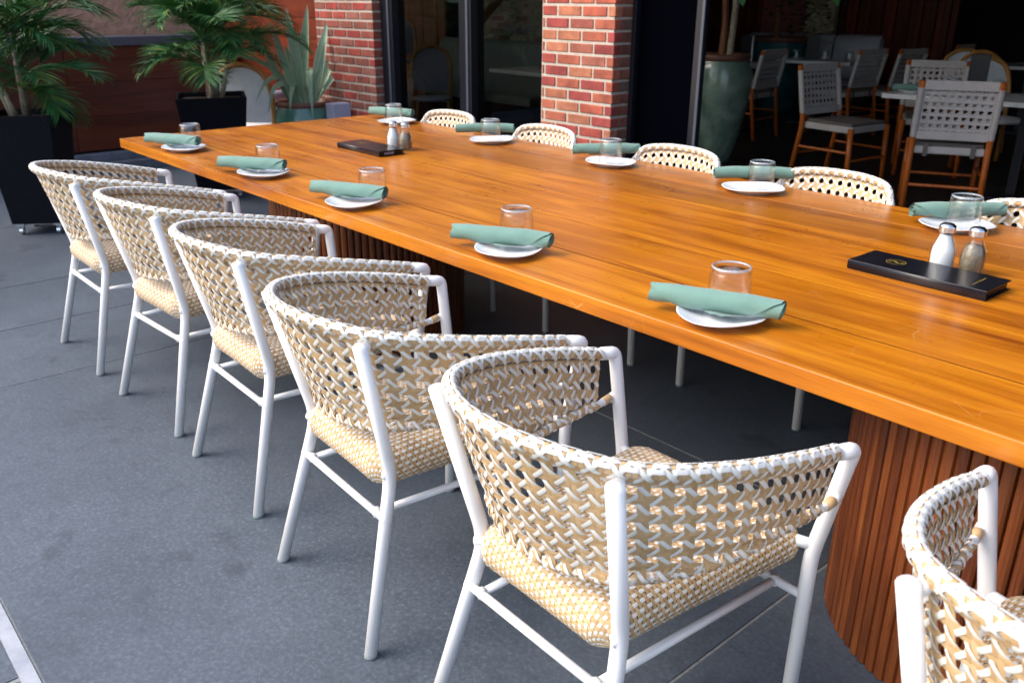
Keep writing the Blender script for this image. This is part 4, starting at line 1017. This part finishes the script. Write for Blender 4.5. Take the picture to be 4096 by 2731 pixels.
def dining_chair(loc, rz, label, lattice=True):
    t_ = thing('dining_chair', label, 'chair', loc, rz, 'grey woven dining chairs inside')  # faces +Y, back at -Y
    hw = .225
    for s_ in (-1, 1):
        mb = MB(); mb.tube(fillet([(s_*hw, -.285, .0), (s_*hw, -.215, .45), (s_*hw, -.30, .87)], .08, 5), [.014]+[.019]*(5)+[.016], 8) if False else mb.tube(fillet([(s_*hw, -.285, .0), (s_*hw, -.215, .45), (s_*hw, -.30, .87)], .08, 5), .0205, 8)
        build(mb, 'leg', 'chair_wood', t_, smooth=True)
        mb = MB(); mb.tube([(s_*hw, .235, 0), (s_*hw*.98, .215, .44)], [.017, .022], 8); build(mb, 'leg', 'chair_wood', t_, smooth=True)
    for z_, yy in ((.20, -.255), (.20, .228)):
        mb = MB(); mb.tube([(-hw, yy, z_), (hw, yy, z_)], .010, 8); build(mb, 'stretcher', 'chair_wood', t_)
    for s_ in (-1, 1):
        mb = MB(); mb.tube([(s_*hw, -.25, .26), (s_*hw, .226, .26)], .010, 8); build(mb, 'stretcher', 'chair_wood', t_)
    def yb(z_): return -.215-.085*(z_-.45)/.42
    mb = MB(); mb.box((0, yb(.845), .845), (2*hw-.035, .030, .060)); mb.box((0, yb(.525), .525), (2*hw-.035, .030, .055))
    for s_ in (-1, 1): mb.tube([(s_*hw, yb(.51), .51), (s_*hw, yb(.83), .83)], .0225, 8)
    build(mb, 'back_frame', 'greyweave', t_, bevel=.004)
    mb = MB(); cu = .046; z0, z1, x1 = .550, .818, hw-.022
    def pt(x, z_, o_): return np.array([x, yb(z_)+o_, z_])
    for e in (-1, 1):
        for k in range(-8, 18):
            P = [pt(x, z0+(x*e+x1-(k-4)*cu), .001*e) for x in np.linspace(-x1, x1, 30)]; P = [q_ for q_ in P if z0 <= q_[2] <= z1]
            if len(P) > 2: mb_rib(mb, np.array(P), .008, 0, .001*e)
    for k in range(10):
        x = -x1+k*cu; mb_rib(mb, np.array([pt(x, z_, 0) for z_ in np.linspace(z0, z1, 5)]), .019, 0, 0)
    for k in range(6):
        z_ = z0+.014+k*cu; mb_rib(mb, np.array([pt(x, z_, .001) for x in np.linspace(-x1, x1, 5)]), .017, 0, 0.002)
    build(mb, 'lattice', 'greyweave', t_, kind='stuff')
    mb = MB(); mb.box((0, 0.0, .425), (2*hw-.03, .43, .05)); build(mb, 'seat', 'greyweave', t_, bevel=.01)
    mb = MB(); mb.box((0, .005, .462), (2*hw-.05, .40, .024)); cu_ = build(mb, 'cushion', 'cushion', t_, bevel=.008)
    for s_ in (-1, 1):
        mb = MB(); mb.box((s_*.14, -.222, .43), (.028, .008, .085)); build(mb, 'strap', 'cushion', cu_)
    return t_
dc0 = dining_chair((2.20, 5.10, 0), math.radians(27), 'grey woven dining chair seen from behind nearest the doorway on the right')
dc0.scale = (1.1, 1.1, 1.08)
dup(dc0, (1.15, 5.54, 0), math.radians(-97), 'grey woven dining chair turned sideways right of the tall pot')
dup(dc0, (-.93, 7.10, 0), math.radians(93), 'grey woven dining chair just right of the tall pot rim, farther back')
dup(dc0, (-.30, 8.10, 0), math.radians(84), 'grey woven dining chair behind the sideways one, left of a pair')
dup(dc0, (-.06, 8.55, 0), math.radians(83), 'grey woven dining chair behind the sideways one, right of a pair')
dup(dc0, (-.12, 9.96, 0), math.radians(92), 'small distant grey dining chair left of the rattan backed bistro chairs')
dup(dc0, (1.45, 6.50, 0), math.radians(207), 'grey woven dining chair facing the camera across the white table')
dup(dc0, (2.95, 5.65, 0), math.radians(20), 'grey woven dining chair at the right edge beside the nearest one')
bistro((.95, 8.35, 0), math.radians(215), 'white woven bistro chair with rattan arch behind the white table, left one', GB)
bistro((1.25, 8.1, 0), math.radians(220), 'white woven bistro chair with rattan arch behind the white table, middle one', GB)
bistro((1.75, 7.2, 0), math.radians(235), 'white woven bistro chair with rattan arch behind the white table, right one', GB)
def inner_table(loc, rz, sx, sy, label):
    t_ = thing('restaurant_table', label, 'table', loc, rz, 'white topped restaurant tables inside')
    mb = MB(); mb.box((0, 0, .735), (sx, sy, .035)); build(mb, 'table_top', 'marble', t_, bevel=.003)
    mb = MB(); mb.box((0, 0, .37), (.07, .07, .69)); mb.box((0, 0, .012), (.5, .5, .02)); build(mb, 'base', 'black_metal', t_)
    return t_
inner_table((2.40, 5.98, 0), math.radians(8), 2.0, .72, 'white marble table inside with a grey green napkin on its corner')
inner_table((-1.0, 8.75, 0), math.radians(12), .9, .6, 'white topped table in front of the grey booth')
inner_table((1.0, 9.9, 0), math.radians(20), 1.6, .7, 'white topped table far back beside the distant chair')
inner_table((2.9, 8.9, 0), math.radians(15), 1.8, .7, 'white topped table at the far right edge with glasses')
inner_table((-1.35, 7.6, 0), 0, .7, .7, 'white topped table mostly hidden behind the tall pot')
def stand_menu(loc, rz, label, m_='menu'):
    t_ = thing('menu_holder', label, 'menu', loc, rz)
    mb = MB(); mb.box((0, 0, .15), (.14, .03, .30), 0); mb.box((0, 0, .01), (.16, .09, .02)); build(mb, 'holder', m_, t_, bevel=.004)
    return t_
stand_menu((1.95, 6.05, .7535), math.radians(27), 'tall dark menu standing on the white table behind the nearest dining chair')
stand_menu((-1.10, 8.70, .7535), math.radians(27), 'tall black menu standing on the table before the grey booth')
o = stand_menu((-1.3, 7.6, .7535), math.radians(10), 'black menu with white page edge above the tall pot rim')
mb = MB(); mb.box((.076, -.01, .15), (.012, .032, .29)); build(mb, 'page', 'porcelain', o)
ipl = put('plate', plate_me, None, (1.60, 5.72, .753), 0); tag(ipl, 'white plate on the corner of the white marble table inside', 'plate')
ipn = put('rolled_napkin', naps[1], None, (1.60, 5.72, .795), .5); tag(ipn, 'grey green napkin on the corner of the white marble table inside', 'napkin')
for k, (x, y, lab) in enumerate(((1.78, 5.68, 'tumbler beside the napkin on the white marble table inside'), (1.75, 6.1, 'tumbler behind the tall dark menu inside'), (2.1, 6.1, 'tumbler right of the tall dark menu inside'), (2.32, 6.2, 'second tumbler right of the tall dark menu inside'),
                                 (-1.28, 8.65, 'tumbler left of the black menu on the booth table'), (-.95, 8.75, 'tumbler right of the black menu on the booth table'), (-.68, 8.85, 'tumbler at the right end of the booth table'),
                                 (.6, 9.7, 'tumbler on the far back white table, left one'), (1.1, 9.8, 'tumbler on the far back white table, right one'), (2.5, 8.75, 'tumbler at the far right table, left one'), (2.75, 8.8, 'tumbler at the far right table, middle one'), (3.0, 8.75, 'tumbler at the far right table, right one'))):
    o = tumbler((x, y, .7535), 0); tag(o, lab, 'glass', 'tumblers on the inner tables')
bo = thing('booth', 'pale grey leather booth with rounded top beyond the booth table', 'bench', (-1.95, 10.15, 0), math.radians(12))
mb = MB()
for k, x in enumerate((-.62, 0, .62)):
    vs = []; n_ = 9; pr = [(.12, .40), (-.10, .42), (-.13, .60), (-.12, .85), (-.06, .97), (.02, 1.0), (.10, .97), (.13, .85), (.13, .40)]
    for xx in (x-.3, x-.28, x+.28, x+.3):
        sh_ = .02 if abs(xx-x) > .29 else 0
        for y, z_ in pr: vs.append((xx, y*(1-sh_*3), z_-sh_))
    mb.add(vs, [(i*n_+j, i*n_+j+1, (i+1)*n_+j+1, (i+1)*n_+j) for i in range(3) for j in range(n_-1)])
build(mb, 'backrest', 'booth', bo, smooth=True)
mb = MB(); mb.box((0, -.3, .36), (1.85, .5, .16)); build(mb, 'seat', 'booth', bo, bevel=.02)
mb = MB(); mb.box((0, -.1, .14), (1.8, .6, .28)); build(mb, 'plinth', 'int_dark', bo)
